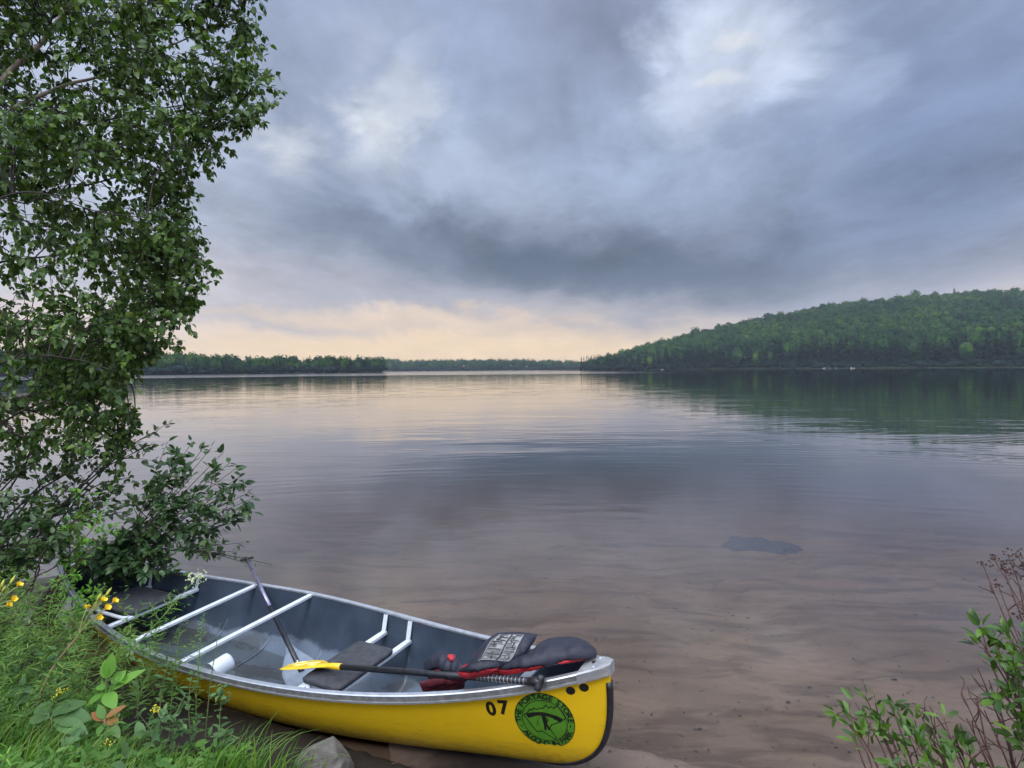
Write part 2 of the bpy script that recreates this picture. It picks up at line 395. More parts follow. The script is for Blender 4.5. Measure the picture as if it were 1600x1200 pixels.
# ---------------------------------------------------------------- mesh helpers
def tag(o, label=None, cat=None, group=None, kind=None):
    for k, v in (('label', label), ('category', cat), ('group', group), ('kind', kind)):
        if v: o[k] = v
    return o
def empty(name, loc=(0, 0, 0), label=None, cat=None, group=None):
    o = bpy.data.objects.new(name, None); COL.objects.link(o); o.location = loc
    o.empty_display_size = .1
    return tag(o, label, cat, group)
def link(name, me, parent=None):
    o = bpy.data.objects.new(name, me); COL.objects.link(o)
    if parent is not None: o.parent = parent
    return o
def np_mesh(name, V, faces, mats, smooth=True, midx=None):
    """faces: list of int arrays, each (n, k)"""
    me = bpy.data.meshes.new(name)
    V = np.asarray(V, np.float32)
    me.vertices.add(len(V)); me.vertices.foreach_set('co', V.ravel())
    loops = np.concatenate([f.ravel() for f in faces]).astype(np.int32)
    sizes = np.concatenate([np.full(len(f), f.shape[1], np.int32) for f in faces])
    starts = np.concatenate([[0], np.cumsum(sizes)[:-1]]).astype(np.int32)
    me.loops.add(len(loops)); me.loops.foreach_set('vertex_index', loops)
    me.polygons.add(len(sizes)); me.polygons.foreach_set('loop_start', starts)
    me.polygons.foreach_set('use_smooth', np.full(len(sizes), smooth, bool))
    for m in mats: me.materials.append(m)
    if midx is not None: me.polygons.foreach_set('material_index', np.asarray(midx, np.int32))
    me.update(calc_edges=True); me.validate()
    return me
def frame(d):
    d = d.normalized()
    a = Vector((0, 0, 1)) if abs(d.z) < .9 else Vector((1, 0, 0))
    u = d.cross(a).normalized()
    return u, d.cross(u)
class MB:
    def __init__(s): s.v = []; s.f = []; s.m = []
    def add(s, vs, fs, m=0):
        o = len(s.v); s.v += [tuple(v) for v in vs]
        for f in fs: s.f.append([i + o for i in f]); s.m.append(m)
    def tube(s, pts, rad, n=6, m=0, cap=True, sq=None):
        pts = [Vector(p) for p in pts]
        if not hasattr(rad, '__len__'): rad = [rad] * len(pts)
        vs = []; u = None
        for i, p in enumerate(pts):
            d = (pts[min(i + 1, len(pts) - 1)] - pts[max(i - 1, 0)])
            if d.length < 1e-9: d = Vector((0, 0, 1))
            d.normalize()
            if u is None: u, w = frame(d)
            else:
                u = (u - d * u.dot(d))
                u = u.normalized() if u.length > 1e-6 else frame(d)[0]
                w = d.cross(u)
            for j in range(n):
                a = 2 * math.pi * (j + .5) / n
                vs.append(p + (u * math.cos(a) + w * math.sin(a)) * rad[i])
        fs = []
        for i in range(len(pts) - 1):
            for j in range(n):
                k = (j + 1) % n
                fs.append((i * n + j, i * n + k, (i + 1) * n + k, (i + 1) * n + j))
        if cap:
            fs.append(tuple(range(n - 1, -1, -1))); fs.append(tuple((len(pts) - 1) * n + j for j in range(n)))
        s.add(vs, fs, m)
    def bar(s, a, b, w, h, up=(0, 0, 1), m=0):
        a, b, up = Vector(a), Vector(b), Vector(up)
        d = (b - a).normalized(); x = d.cross(up).normalized(); z = x.cross(d)
        e = min(w, h) * .18
        ring = [(-w / 2 + e, -h / 2), (w / 2 - e, -h / 2), (w / 2, -h / 2 + e), (w / 2, h / 2 - e), (w / 2 - e, h / 2), (-w / 2 + e, h / 2), (-w / 2, h / 2 - e), (-w / 2, -h / 2 + e)]
        vs = [p + x * i + z * j for p in (a, b) for i, j in ring]; n = 8
        s.add(vs, [(j, (j + 1) % n, n + (j + 1) % n, n + j) for j in range(n)] + [tuple(range(n - 1, -1, -1)), tuple(range(n, 2 * n))], m)
    def sweep(s, path, outs, ups, prof, m=0, closed=True):
        n = len(prof)
        vs = [Vector(p) + Vector(o) * a + Vector(u) * b for p, o, u in zip(path, outs, ups) for a, b in prof]
        fs = []
        for i in range(len(path) - 1):
            for j in range(n if closed else n - 1):
                k = (j + 1) % n
                fs.append((i * n + j, (i + 1) * n + j, (i + 1) * n + k, i * n + k))
        if closed: fs += [tuple(range(n)), tuple((len(path) - 1) * n + j for j in range(n - 1, -1, -1))]
        s.add(vs, fs, m)
    def blob(s, c, r, n=8, m=0, squash=1.0):
        vs = [Vector(c) + Vector((0, 0, r * squash))]; rows = max(3, n // 2)
        for i in range(1, rows):
            t = math.pi * i / rows
            for j in range(n):
                a = 2 * math.pi * j / n
                vs.append(Vector(c) + Vector((math.sin(t) * math.cos(a) * r, math.sin(t) * math.sin(a) * r, math.cos(t) * r * squash)))
        vs.append(Vector(c) - Vector((0, 0, r * squash)))
        fs = [(0, 1 + j, 1 + (j + 1) % n) for j in range(n)]
        for i in range(rows - 2):
            for j in range(n):
                k = (j + 1) % n; o = 1 + i * n
                fs.append((o + j, o + n + j, o + n + k, o + k))
        o = 1 + (rows - 2) * n; e = len(vs) - 1
        fs += [(o + j, e, o + (j + 1) % n) for j in range(n)]
        s.add(vs, fs, m)
    def leaf(s, base, d, nrm, L, W, curl=.15, fold=.18, seg=5, m=0, peak=.42):
        d = Vector(d).normalized(); n = Vector(nrm); n = n - d * n.dot(d)
        n = n.normalized() if n.length > 1e-5 else frame(d)[0]
        x = d.cross(n); vs = []
        for i in range(seg + 1):
            t = i / seg
            w = W / 2 * (math.sin(math.pi * t ** (math.log(.5) / math.log(peak)))) ** .85 if 0 < t < 1 else W * .02
            c = Vector(base) + d * (L * t) - n * (curl * L * t * t)
            vs += [c + x * w + n * (fold * w * 1.6), c, c - x * w + n * (fold * w * 1.6)]
        fs = []
        for i in range(seg):
            a = i * 3
            fs += [(a, a + 1, a + 4, a + 3), (a + 1, a + 2, a + 5, a + 4)]
        s.add(vs, fs, m)
    def build(s, name, mats, parent=None, smooth=True):
        me = bpy.data.meshes.new(name)
        me.from_pydata(s.v, [], s.f)
        for m in (mats if isinstance(mats, (list, tuple)) else [mats]): me.materials.append(m)
        me.polygons.foreach_set('material_index', np.asarray(s.m, np.int32))
        me.polygons.foreach_set('use_smooth', np.full(len(s.f), smooth, bool))
        me.update()
        return link(name, me, parent)
def curve(pts, n=10):
    pts = [Vector(p) for p in pts]
    if len(pts) == 2: return [pts[0].lerp(pts[1], i / n) for i in range(n + 1)]
    P = [pts[0] * 2 - pts[1]] + pts + [pts[-1] * 2 - pts[-2]]
    out = []; segs = len(pts) - 1; per = max(2, n // segs)
    for i in range(segs):
        a, b, c, d = P[i:i + 4]
        for j in range(per):
            t = j / per
            out.append(.5 * ((2 * b) + (c - a) * t + (2 * a - 5 * b + 4 * c - d) * t * t + (3 * b - a - 3 * c + d) * t ** 3))
    return out + [pts[-1]]
def norm(a): return a / np.maximum(np.linalg.norm(a, axis=-1, keepdims=True), 1e-9)
def leaf_cloud(name, base, d, nrm, L, W, mat, parent=None, fold=.22, curl=.16, round_=.0):
    """every leaf eight points and six faces, folded along its midrib"""
    d = norm(d); nrm = norm(nrm - d * (d * nrm).sum(-1, keepdims=True)); x = np.cross(d, nrm)
    L = L[:, None]; W = W[:, None]
    def pt(t, w):
        return base + d * L * t + x * W * w * .5 + nrm * (abs(w) * W * fold - curl * L * t * t)
    a, b = .30 - round_ * .05, .66 + round_ * .08
    V = np.stack([pt(0, 0), pt(a, .92), pt(a, 0), pt(a, -.92), pt(b, .74 + round_ * .2), pt(b, 0), pt(b, -.74 - round_ * .2), pt(1, 0)], 1).reshape(-1, 3)
    o = (np.arange(len(base)) * 8)[:, None]
    tri = np.concatenate([o + np.array([[0, 2, 1]]), o + np.array([[0, 3, 2]]), o + np.array([[4, 5, 7]]), o + np.array([[5, 6, 7]])])
    quad = np.concatenate([o + np.array([[1, 2, 5, 4]]), o + np.array([[2, 3, 6, 5]])])
    return link(name, np_mesh(name, V, [tri, quad], [mat]), parent)

# ---------------------------------------------------------------- ground, lake and air
SHORE = np.array([(-60, 50), (-30, 26), (-12, 11), (-6, 6.2), (-3.73, 4.66), (-1.74, 3.5), (-.7, 3.2), (.5, 3.0), (1.2, 2.75), (2.2, 2.6), (4, 2.5), (12, 3.5), (60, 12)], float)
def ground_z(x, y):
    x = np.asarray(x, float); y = np.asarray(y, float)
    d = (np.interp(x, SHORE[:, 0], SHORE[:, 1]) - y) * .86
    land = .30 * (1 - np.exp(-np.maximum(d, 0) / .9)) + .06 * np.clip((d - .25) / .6, 0, 1) * np.clip((-.9 - x) / .8, 0, 1)
    D = np.maximum(-d, 0)
    bed = -np.minimum(.075 * D + .0016 * D * D, 6)
    n = .012 * np.sin(x * 3.1 + y * 1.7) * np.sin(y * 2.3 - x) + .008 * np.sin(x * 7 + 1) * np.sin(y * 6.1)
    # hollowed where the canoe lies
    c, s = math.cos(-.5418), math.sin(-.5418); lx, ly = (x + 1.586) * c + (y - 3.763) * s, -(x + 1.586) * s + (y - 3.763) * c
    cap = -.060 + .0366 * lx + .0193 * lx * lx + .095 * ly + np.maximum(0, np.abs(ly) - .24) * 1.6 + np.maximum(0, np.abs(lx) - 2.05) * 2
    base = np.where(d > 0, land, bed)
    base = np.where((np.abs(lx) < 2.6) & (np.abs(ly) < .9), np.minimum(base, cap), base)
    return base + n * np.clip(.3 + np.abs(d), 0, 1) * (d > -30) * np.clip(np.abs(ly) - .1 + np.maximum(0, np.abs(lx) - 2), .1, 1)
def gz(x, y): return float(ground_z(x, y))
def axis(lo, hi, step, far, n):
    core = np.arange(lo, hi + 1e-6, step)
    g = (np.geomspace(1, 1 + (far - hi) / 2, n) - 1) * 2
    g2 = (np.geomspace(1, 1 + (far + lo) / 2, n) - 1) * 2
    return np.concatenate([(lo - g2[1:])[::-1], core, hi + g[1:]])
def make_ground():
    xs, ys = axis(-7, 5, .06, 1890, 60), axis(0, 8, .06, 1890, 60)
    X, Y = np.meshgrid(xs, ys)
    V = np.stack([X, Y, ground_z(X, Y)], -1).reshape(-1, 3)
    nx, ny = len(xs), len(ys)
    i = np.arange(ny - 1)[:, None] * nx + np.arange(nx - 1)[None]
    i = i.ravel()
    Q = np.stack([i, i + 1, i + 1 + nx, i + nx], 1)
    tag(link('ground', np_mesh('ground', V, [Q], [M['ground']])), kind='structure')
make_ground()
def box(name, x0, x1, y0, y1, z0, z1, mat, kind):
    V = [(x, y, z) for z in (z0, z1) for x, y in ((x0, y0), (x1, y0), (x1, y1), (x0, y1))]
    Q = np.array([[3, 2, 1, 0], [4, 5, 6, 7], [0, 1, 5, 4], [1, 2, 6, 5], [2, 3, 7, 6], [3, 0, 4, 7]])
    return tag(link(name, np_mesh(name, V, [Q], [mat], False)), kind=kind)
box('water', -1880, 1880, -1880, 1880, -6.6, 0, M['water'], 'structure')

# ---------------------------------------------------------------- hills and far woods
def hill(name, cols, rows, f):
    """cols x rows grid of points from f(a, t)"""
    V = np.array([f(a, t) for t in rows for a in cols])
    nx = len(cols)
    i = (np.arange(len(rows) - 1)[:, None] * nx + np.arange(nx - 1)[None]).ravel()
    Q = np.stack([i, i + 1, i + 1 + nx, i + nx], 1)
    return tag(link(name, np_mesh(name, V, [Q], [M['forest_floor']])), kind='structure')
M['forest_floor'] = surf('forest_floor', (.012, .022, .010), (.025, .036, .016), .08, .95, spec=.1)

def hx(px, Y): return (px - 800) / F * Y
def yl(px, py): return 577 - (px - 800) * .00873 - py      # pixels above the horizon
# right hill: skyline pixels, shoreline distance, ridge distance
RH = np.array([  # px, skyline py, shore Y, ridge Y, tree allowance (m)
    (905, 573, 690, 700, 6), (930, 562, 680, 725, 8), (980, 545, 662, 765, 12), (1050, 527, 640, 800, 12), (1100, 514, 622, 830, 11), (1200, 494, 585, 860, 11),
    (1300, 475, 550, 880, 11), (1400, 463, 515, 890, 11), (1500, 456, 482, 890, 11), (1600, 453, 452, 890, 11), (1900, 452, 390, 860, 11), (2500, 470, 330, 800, 11)], float)
def rh(px):
    return [np.interp(px, RH[:, 0], RH[:, i]) for i in (1, 2, 3, 4)]
def right_hill(px, t):
    py, ys, yr, al = rh(px)
    top = yl(px, py) / F * yr + HC - al
    tt = np.clip(t, 0, 1)
    prof = tt * .80 + .20 * np.sin(tt * math.pi / 2)
    z = np.where(t < 0, t * 20, np.where(t <= 1, .6 + (top - .6) * prof, top - (t - 1) * .4 * top))
    Y = ys + (yr - ys) * t
    return np.array([hx(px, Y), Y, z])
hill('hillside', np.linspace(905, 2500, 90), np.linspace(-.05, 1.6, 30), lambda a, t: right_hill(a, t))
# left point and the far shore
LH = np.array([(-500, 520, 330, 430, 14), (-100, 527, 380, 500, 14), (60, 534, 405, 520, 13), (150, 540, 415, 510, 12), (235, 549, 425, 500, 11), (330, 556, 440, 490, 11), (400, 567, 455, 480, 9), (470, 568, 480, 500, 9), (560, 566, 510, 528, 10), (598, 574, 522, 528, 5)], float)
FH = np.array([(380, 569, 1000, 1150, 12), (540, 564, 1000, 1250, 11), (590, 561, 1010, 1250, 11), (640, 566, 1030, 1200, 11), (720, 564, 1060, 1200, 11), (830, 564, 1060, 1200, 11), (880, 567, 1080, 1150, 10), (908, 572, 1100, 1140, 8), (960, 575, 1120, 1150, 8)], float)
BH = np.array([(820, 569, 1600, 1700, 6), (880, 566, 1600, 1700, 6), (940, 565, 1600, 1700, 6), (1100, 560, 1600, 1700, 6)], float)
DH = np.array([(470, 572, 1400, 1600, 6), (560, 563, 1400, 1600, 6), (600, 565, 1400, 1600, 6), (660, 571, 1400, 1600, 6)], float)
def gen_hill(T):
    def f(px, t):
        py, ys, yr, al = [np.interp(px, T[:, 0], T[:, i]) for i in (1, 2, 3, 4)]
        top = np.maximum(yl(px, py) / F * yr + HC - al, .8)
        tt = np.clip(t, 0, 1)
        z = np.where(t < 0, t * 20, np.where(t <= 1, .5 + (top - .5) * tt, top - (t - 1) * top * .5))
        Y = ys + (yr - ys) * t
        return np.array([hx(px, Y), Y, z])
    return f
left_hill, far_hill, back_hill, dist_hill = gen_hill(LH), gen_hill(FH), gen_hill(BH), gen_hill(DH)
hill('left_hill', np.linspace(-500, 598, 60), np.linspace(-.05, 1.8, 12), left_hill)
hill('far_hill', np.linspace(380, 960, 60), np.linspace(-.05, 1.6, 10), far_hill)
hill('back_hill', np.linspace(820, 1100, 20), np.linspace(-.05, 1.6, 8), back_hill)
hill('distant_hill', np.linspace(470, 660, 20), np.linspace(-.05, 1.4, 8), dist_hill)

def crowns(P, rad, hgt, n, leafsize, rg):
    """leaf clumps over the upper shell of rounded crowns -> verts of quads"""
    N = len(P)
    u = rg.uniform(-.35, 1, (N, n)); a = rg.uniform(0, 2 * math.pi, (N, n))
    lump = 1 + .22 * np.sin(a * 3 + rg.uniform(0, 6, (N, 1))) * np.sin(np.arccos(np.clip(u, -1, 1)) * 4 + rg.uniform(0, 6, (N, 1)))
    r = np.sqrt(1 - np.clip(u, -1, 1) ** 2) * lump
    dirs = np.stack([r * np.cos(a), r * np.sin(a), u * lump], -1)
    sc_ = np.stack([rad, rad, hgt * .5], -1)[:, None]
    C = P[:, None] + dirs * sc_ * rg.uniform(.82, 1.05, (N, n, 1)) + np.array([0, 0, 1.0]) * (hgt * .55)[:, None, None]
    nr = norm(dirs / sc_ + rg.normal(0, .055, (N, n, 3)))
    C = C.reshape(-1, 3); nr = nr.reshape(-1, 3)
    t = norm(np.cross(nr, rg.normal(0, 1, nr.shape))); b = np.cross(nr, t)
    s = (leafsize * rg.uniform(.6, 1.3, len(C)))[:, None] * np.repeat(rad / rad.mean(), n)[:, None]
    return np.stack([C - t * s, C - b * s * .8 + nr * s * .25, C + t * s, C + b * s * .8 + nr * s * .25], 1).reshape(-1, 3)
def crown_core(P, rad, hgt, rg):
    """a dark closed heart under the leaf clumps so that no crown can be seen through"""
    ph = (1 + 5 ** .5) / 2
    ico = norm(np.array([(-1, ph, 0), (1, ph, 0), (-1, -ph, 0), (1, -ph, 0), (0, -1, ph), (0, 1, ph), (0, -1, -ph), (0, 1, -ph), (ph, 0, -1), (ph, 0, 1), (-ph, 0, -1), (-ph, 0, 1)], float))
    fc = np.array([(0, 11, 5), (0, 5, 1), (0, 1, 7), (0, 7, 10), (0, 10, 11), (1, 5, 9), (5, 11, 4), (11, 10, 2), (10, 7, 6), (7, 1, 8), (3, 9, 4), (3, 4, 2), (3, 2, 6), (3, 6, 8), (3, 8, 9), (4, 9, 5), (2, 4, 11), (6, 2, 10), (8, 6, 7), (9, 8, 1)])
    s = np.stack([rad, rad, hgt * .5], -1)[:, None] * .86
    V = P[:, None] + ico[None] * s + np.array([0, 0, 1.0]) * (hgt * .55)[:, None, None]
    return V.reshape(-1, 3), (fc[None] + (np.arange(len(P)) * 12)[:, None, None]).reshape(-1, 3)
def woods(name, P, rad, hgt, n, leafsize, seed, mats):
    rg = np.random.default_rng(seed)
    Q = crowns(P, rad, hgt, n, leafsize, rg)
    V2, T = crown_core(P, rad, hgt, rg)
    q = np.arange(len(Q)).reshape(-1, 4)
    me = np_mesh(name, np.concatenate([Q, V2]), [q, T + len(Q)], mats, False)
    return tag(link(name, me), kind='stuff')
def conifer_quads(P, h, rad, n, rg, size=1.0):
    """boughs down a tapering spire, one quad per bough tuft"""
    N = len(P)
    t = rg.uniform(.05, 1, (N, n)) ** .8
    a = rg.uniform(0, 2 * math.pi, (N, n))
    tier = .72 + .28 * np.sin(t * 38 + rg.uniform(0, 6, (N, 1)))
    r = rad[:, None] * (1.04 - t) ** .72 * tier * (1 + .25 * np.sin(a * 2 + rg.uniform(0, 6, (N, 1))))
    out = np.stack([np.cos(a), np.sin(a), np.zeros_like(a)], -1)
    C = P[:, None] + out * (r * .62)[..., None] + np.array([0, 0, 1.]) * (t * h[:, None])[..., None]
    side = np.stack([-np.sin(a), np.cos(a), np.zeros_like(a)], -1)
    d = norm(out + np.array([0, 0, -.45]) + rg.normal(0, .2, out.shape))
    s = np.maximum(r * .55, .22 * size)[..., None]
    w = np.minimum(np.maximum(r * .36, .5 * size), 1.1 * size)[..., None]
    up = np.array([0, 0, .2])
    return np.stack([C - d * s, C + side * w + up * s * .5, C + d * s, C - side * w + up * s * .5], 2).reshape(-1, 3)

def scatter(fn, n, p0, p1, t0, t1, seed):
    rg = np.random.default_rng(seed)
    px, t = rg.uniform(p0, p1, n), rg.uniform(t0, t1, n)
    return np.array([fn(a, b) for a, b in zip(px, t)]), px, t, rg
# hardwoods over the right hill, evenly enough to close the canopy
def hill_woods():
    rg = np.random.default_rng(3)
    pts = []
    for t in np.arange(.085, 1.14, .026):
        px = 915 + rg.uniform(0, 12)
        while px < 2450:
            py, ys, yr, al = rh(px)
            Y = ys + (yr - ys) * t
            stepm = 9.3 if px < 1700 else 14
            p = right_hill(px + rg.normal(0, 3), np.clip(t + rg.normal(0, .009), 0.01, 1.15))
            if (yr - ys) * .026 > 3.2 or rg.uniform() < (yr - ys) * .026 / 3.2: pts.append(p)
            px += stepm / Y * F * rg.uniform(.75, 1.25)
    P = np.array(pts)
    tap = np.clip((P[:, 0] - hx(905, 690)) / 70, .72, 1); rad = tap * rg.uniform(3.1, 6.0, len(P)) * np.clip(rg.normal(1, .12, len(P)), .75, 1.15); hgt = rad * rg.uniform(1.7, 2.3, len(P))
    P[:, 2] += (rg.uniform(0, 5.0, len(P)) - 2) * tap
    print('hill crowns', len(P))
    woods('hillside_forest', P, rad, hgt, 120, .80, 4, [M['forest']])
hill_woods()
def shore_woods(name, fn, n, p0, p1, t1, seed, hlo, hhi, nq, conif=.5, size=1.):
    P, px, t, rg = scatter(fn, n, p0, p1, 0, t1, seed)
    k = rg.uniform(0, 1, n) < conif
    h = rg.uniform(hlo, hhi, n)
    if fn is right_hill: h *= np.clip(.62 + (px - 905) / 400, .62, 1)
    A = conifer_quads(P[k], h[k], h[k] * rg.uniform(.16, .25, k.sum()), nq, rg, size)
    rad = h[~k] * rg.uniform(.24, .36, (~k).sum())
    B = crowns(P[~k], rad, h[~k] * .9, nq, .8 * size, rg)
    V2, T = crown_core(P[~k], rad, h[~k] * .9, rg)
    nA, nB = len(A), len(B)
    V = np.concatenate([A, B, V2])
    q = np.arange(nA + nB).reshape(-1, 4)
    mi = np.concatenate([np.zeros(nA // 4), np.ones(nB // 4), np.ones(len(T))])
    tag(link(name, np_mesh(name, V, [q, T + nA + nB], [M['conifer'], M['forest']], False, mi)), kind='stuff')
shore_woods('shoreline_forest', right_hill, 620, 908, 2300, .11, 21, 15, 25, 120, .8)
shore_woods('left_point_forest', left_hill, 1300, -480, 596, 1.1, 22, 8, 14, 80, .6)
shore_woods('far_shore_forest', far_hill, 1100, 385, 955, 1.1, 23, 12, 18, 46, .5, 1.3)
shore_woods('back_hill_forest', back_hill, 260, 825, 1090, 1.05, 24, 7, 10, 30, .4, 2)
shore_woods('distant_hill_forest', dist_hill, 300, 475, 655, 1.05, 25, 7, 10, 30, .4, 2)

def understory(name, fn, n, p0, p1, t1, seed, lo, hi):
    P, px, t, rg = scatter(fn, n, p0, p1, -.01, t1, seed)
    h = rg.uniform(lo, hi, n); woods(name, P - np.array([0, 0, .6]), h * rg.uniform(.5, .9, n), h, 40, .7, seed, [M['conifer']])
understory('shoreline_brush', right_hill, 420, 908, 2300, .03, 31, 3, 7)
understory('left_point_brush', left_hill, 520, -480, 597, .35, 32, 3, 7)
understory('far_shore_brush', far_hill, 420, 385, 958, .3, 33, 4, 8)
# conifers one can tell apart: the front row under the hill, the left point, the lone tree on the ridge
def conifer_proto(name, seed, h, rad, n):
    rg = np.random.default_rng(seed)
    V = conifer_quads(np.zeros((1, 3)), np.array([h]), np.array([rad]), n, rg, .8)
    q = np.arange(len(V)).reshape(-1, 4)
    tr = MB(); tr.tube([(0, 0, -.6), (0, 0, h * .5), (0, 0, h * .8)], [.22, .14, .05], 5)
    nV = len(V)
    V = np.concatenate([V, np.array(tr.v)])
    tq = np.array([f for f in tr.f if len(f) == 4]) + nV
    return np_mesh(name, V, [q, tq], [M['conifer'], M['bark_dark']], False, np.concatenate([np.zeros(len(q)), np.ones(len(tq))]))
protos = [conifer_proto('conifer', 40 + i, 18, r, 230) for i, r in enumerate((3.0, 3.8, 4.4, 2.7))]
def conifers(fn, lst, t, label, group, seed, hlo, hhi):
    rg = random.Random(seed)
    for i, px in enumerate(lst):
        o = link('conifer_tree', rg.choice(protos))
        p = fn(px, t if not callable(t) else t(rg)); o.location = p
        s = rg.uniform(hlo, hhi) / 18
        if fn is right_hill: s *= min(1, .6 + (px - 905) / 400)
        o.scale = (s * rg.uniform(1.0, 1.45),) * 2 + (s,); o.rotation_euler.z = rg.uniform(0, 6.28)
        tag(o, label, 'conifer', group)
_r = random.Random(5)
conifers(right_hill, [950 + i * 8.5 + _r.uniform(-4, 4) for i in range(80)], lambda g: g.uniform(.0, .03), 'dark spire-shaped conifer in the front row at the foot of the right hill', 'conifers along the right shore', 6, 16, 26)
conifers(left_hill, [480 + i * 5 + _r.uniform(-2, 2) for i in range(23)], lambda g: g.uniform(.1, .6), 'dark conifer at the low tip of the left wooded point', 'conifers on the left point', 7, 9, 13)
conifers(left_hill, [236, 262, 306, 338, 357, 432], .9, 'tall pine poking above the skyline of the left wooded shore', 'pines above the left skyline', 8, 12.5, 15)
lone = link('conifer_tree', protos[2]); lone.location = right_hill(1490, 1.0) + np.array([0, 0, 5.]); lone.scale = (.8, .8, .72)
tag(lone, 'lone dark conifer standing above the ridge of the right hill', 'conifer')

# small things at the foot of the right hill
def boulder(name, loc, size, seed, mat, label, cat='rock', group=None, flat=.6, sub=3, rough=.25, split=True):
    import bmesh
    from mathutils import noise
    bm = bmesh.new(); bmesh.ops.create_icosphere(bm, subdivisions=sub, radius=1)
    o3 = Vector((seed * 3.7, seed * 1.3, seed))
    for v in bm.verts:
        n = noise.noise(v.co * .9 + o3) * .5 + noise.noise(v.co * 2.3 + o3) * rough + noise.noise(v.co * 6 + o3) * rough * .3
        c = v.co * (1 + n * .55)
        for pn in ((.7, .3, .65), (-.6, .5, .6), (.2, -.8, .55), (-.5, -.6, .6), (0, .1, 1), (.9, -.2, .1), (-.95, .1, .2)):   # split faces
            a = Vector(pn).normalized(); e = c.dot(a) - .72
            if e > 0 and split: c -= a * e * .9
        v.co = Vector((c.x * size[0], c.y * size[1], c.z * size[2]))
    me = bpy.data.meshes.new(name); bm.to_mesh(me); bm.free(); me.materials.append(mat)
    me.polygons.foreach_set('use_smooth', np.full(len(me.polygons), sub > 3, bool))
    o = link(name, me); o.location = loc
    return tag(o, label, cat, group)
for i, (px, sx, sz) in enumerate(((1035, 1.8, .5), (1288, 2.2, .8), (1297, 1.2, .6), (1306, 1.5, .7), (1247, 1.6, .4), (1376, 1.0, .4))):
    p = right_hill(px, -.012); p[2] = .15
    boulder('shore_rock', p, (sx, sx * .7, sz), i + 3, M['shore_rock'], 'small pale rock at the waterline of the right shore', 'rock', 'pale rocks along the right shore', sub=2)
def motor_boat():
    p = right_hill(1333, -.03)
    e = empty('motor_boat', (p[0], p[1], 0), 'small pale boat with a dark red load lying off the right shore', 'boat')
    b = MB(); st = []
    for i in range(9):
        s = -1 + i / 4; w = .75 * (1 - max(0, s) ** 2.2) + .02
        st.append([(s * 2.1, -w, .62 + .12 * s), (s * 2.1, -w * .75, -.12 + .1 * max(0, s)), (s * 2.1, w * .75, -.12 + .1 * max(0, s)), (s * 2.1, w, .62 + .12 * s), (s * 2.1, w - .08, .62 + .12 * s), (s * 2.1, 0, .25), (s * 2.1, -w + .08, .62 + .12 * s)])
    n = 7
    b.add([q for r in st for q in r], [(i * n + j, (i + 1) * n + j, (i + 1) * n + (j + 1) % n, i * n + (j + 1) % n) for i in range(8) for j in range(n)] + [tuple(range(n)), tuple(8 * n + j for j in range(n - 1, -1, -1))])
    b.build('hull', M['shore_rock'], e, False)
    c = MB(); c.bar((-.9, 0, .75), (.5, 0, .75), 1.0, .8); c.build('cover', M['dkred'], e, False)
    d = MB(); d.bar((-2.1, 0, .2), (-2.1, 0, 1.3), .35, .4, (1, 0, 0)); d.build('outboard_motor', M['white'], e, False)
    e.rotation_euler.z = R(15)
motor_boat()

# ---------------------------------------------------------------- air between here and the far shore
def haze():
    m, k = material('haze')
    v = k.new('ShaderNodeVolumePrincipled')
    v.inputs['Color'].default_value = (.80, .88, 1, 1); v.inputs['Density'].default_value = HAZE; v.inputs['Anisotropy'].default_value = .1
    finish(k, None, v.outputs[0])
    box('haze', -1900, 1900, -1900, 1900, -7.6, 190, m, 'stuff')
HAZE = .00013
haze()

# ---------------------------------------------------------------- canoe
M['alu_dark'] = surf('shaded_aluminium', (.16, .16, .155), (.25, .25, .24), 30, .55, .4, bmp=.1)  # darker copy of the aluminium, painted shade for the gunwale's outer face
CL, CB, CP_, CQ, RISE, SP = 4.66, .9057, 1.865, .91, .2342, 2.97
SRX, SRZ, SN = .447, .4934, 3.28
canoe = empty('canoe', (-1.586, 3.763, HC - 1.5316), 'yellow canoe with slate interior and aluminium gunwales drawn up against the bank', 'canoe')
canoe.rotation_euler = (.0947, -.0366, -.5418)
MC = Matrix.Translation(canoe.location) @ canoe.rotation_euler.to_matrix().to_4x4()
MCI = MC.inverted()
def to_px(p): return proj(MC @ Vector(p))
def lray(px, py):
    o = MCI @ Vector((0, 0, HC)); d = MCI.to_3x3() @ ray(px, py)
    return o, d
def on_plane(px, py, z):
    o, d = lray(px, py); return o + d * ((z - o.z) / d.z)
def cw(x):
    s = min(1, abs(x) / (CL / 2)); return CB / 2 * max(1e-9, 1 - s ** CP_) ** CQ + .012
def cg(x): return RISE * min(1.0, abs(x) / (CL / 2)) ** SP
def ck(x):
    s = min(1, abs(x) / (CL / 2)); k = -.365 + .105 * s * s
    c = (abs(x) - (CL / 2 - SRX)) / SRX
    if c > 0: k += SRZ * (1 - max(0, 1 - min(c, 1) ** SN) ** (1 / SN))
    return k
def ce(x): return .21 + .37 * min(1, abs(x) / (CL / 2)) ** 3
def chw(x, z):
    k, g = ck(x), cg(x)
    t = min(1, max(0, (z - k) / max(1e-6, g - k)))
    return cw(x) * t ** ce(x)
def stations():
    xs = list(np.linspace(0, CL / 2 - SRX, 26))
    for th in np.linspace(0, math.pi / 2, 26)[1:]:
        xs.append(CL / 2 - SRX + SRX * math.sin(th) ** (2 / SN))
    return [-x for x in xs[:0:-1]] + xs
ST = stations()
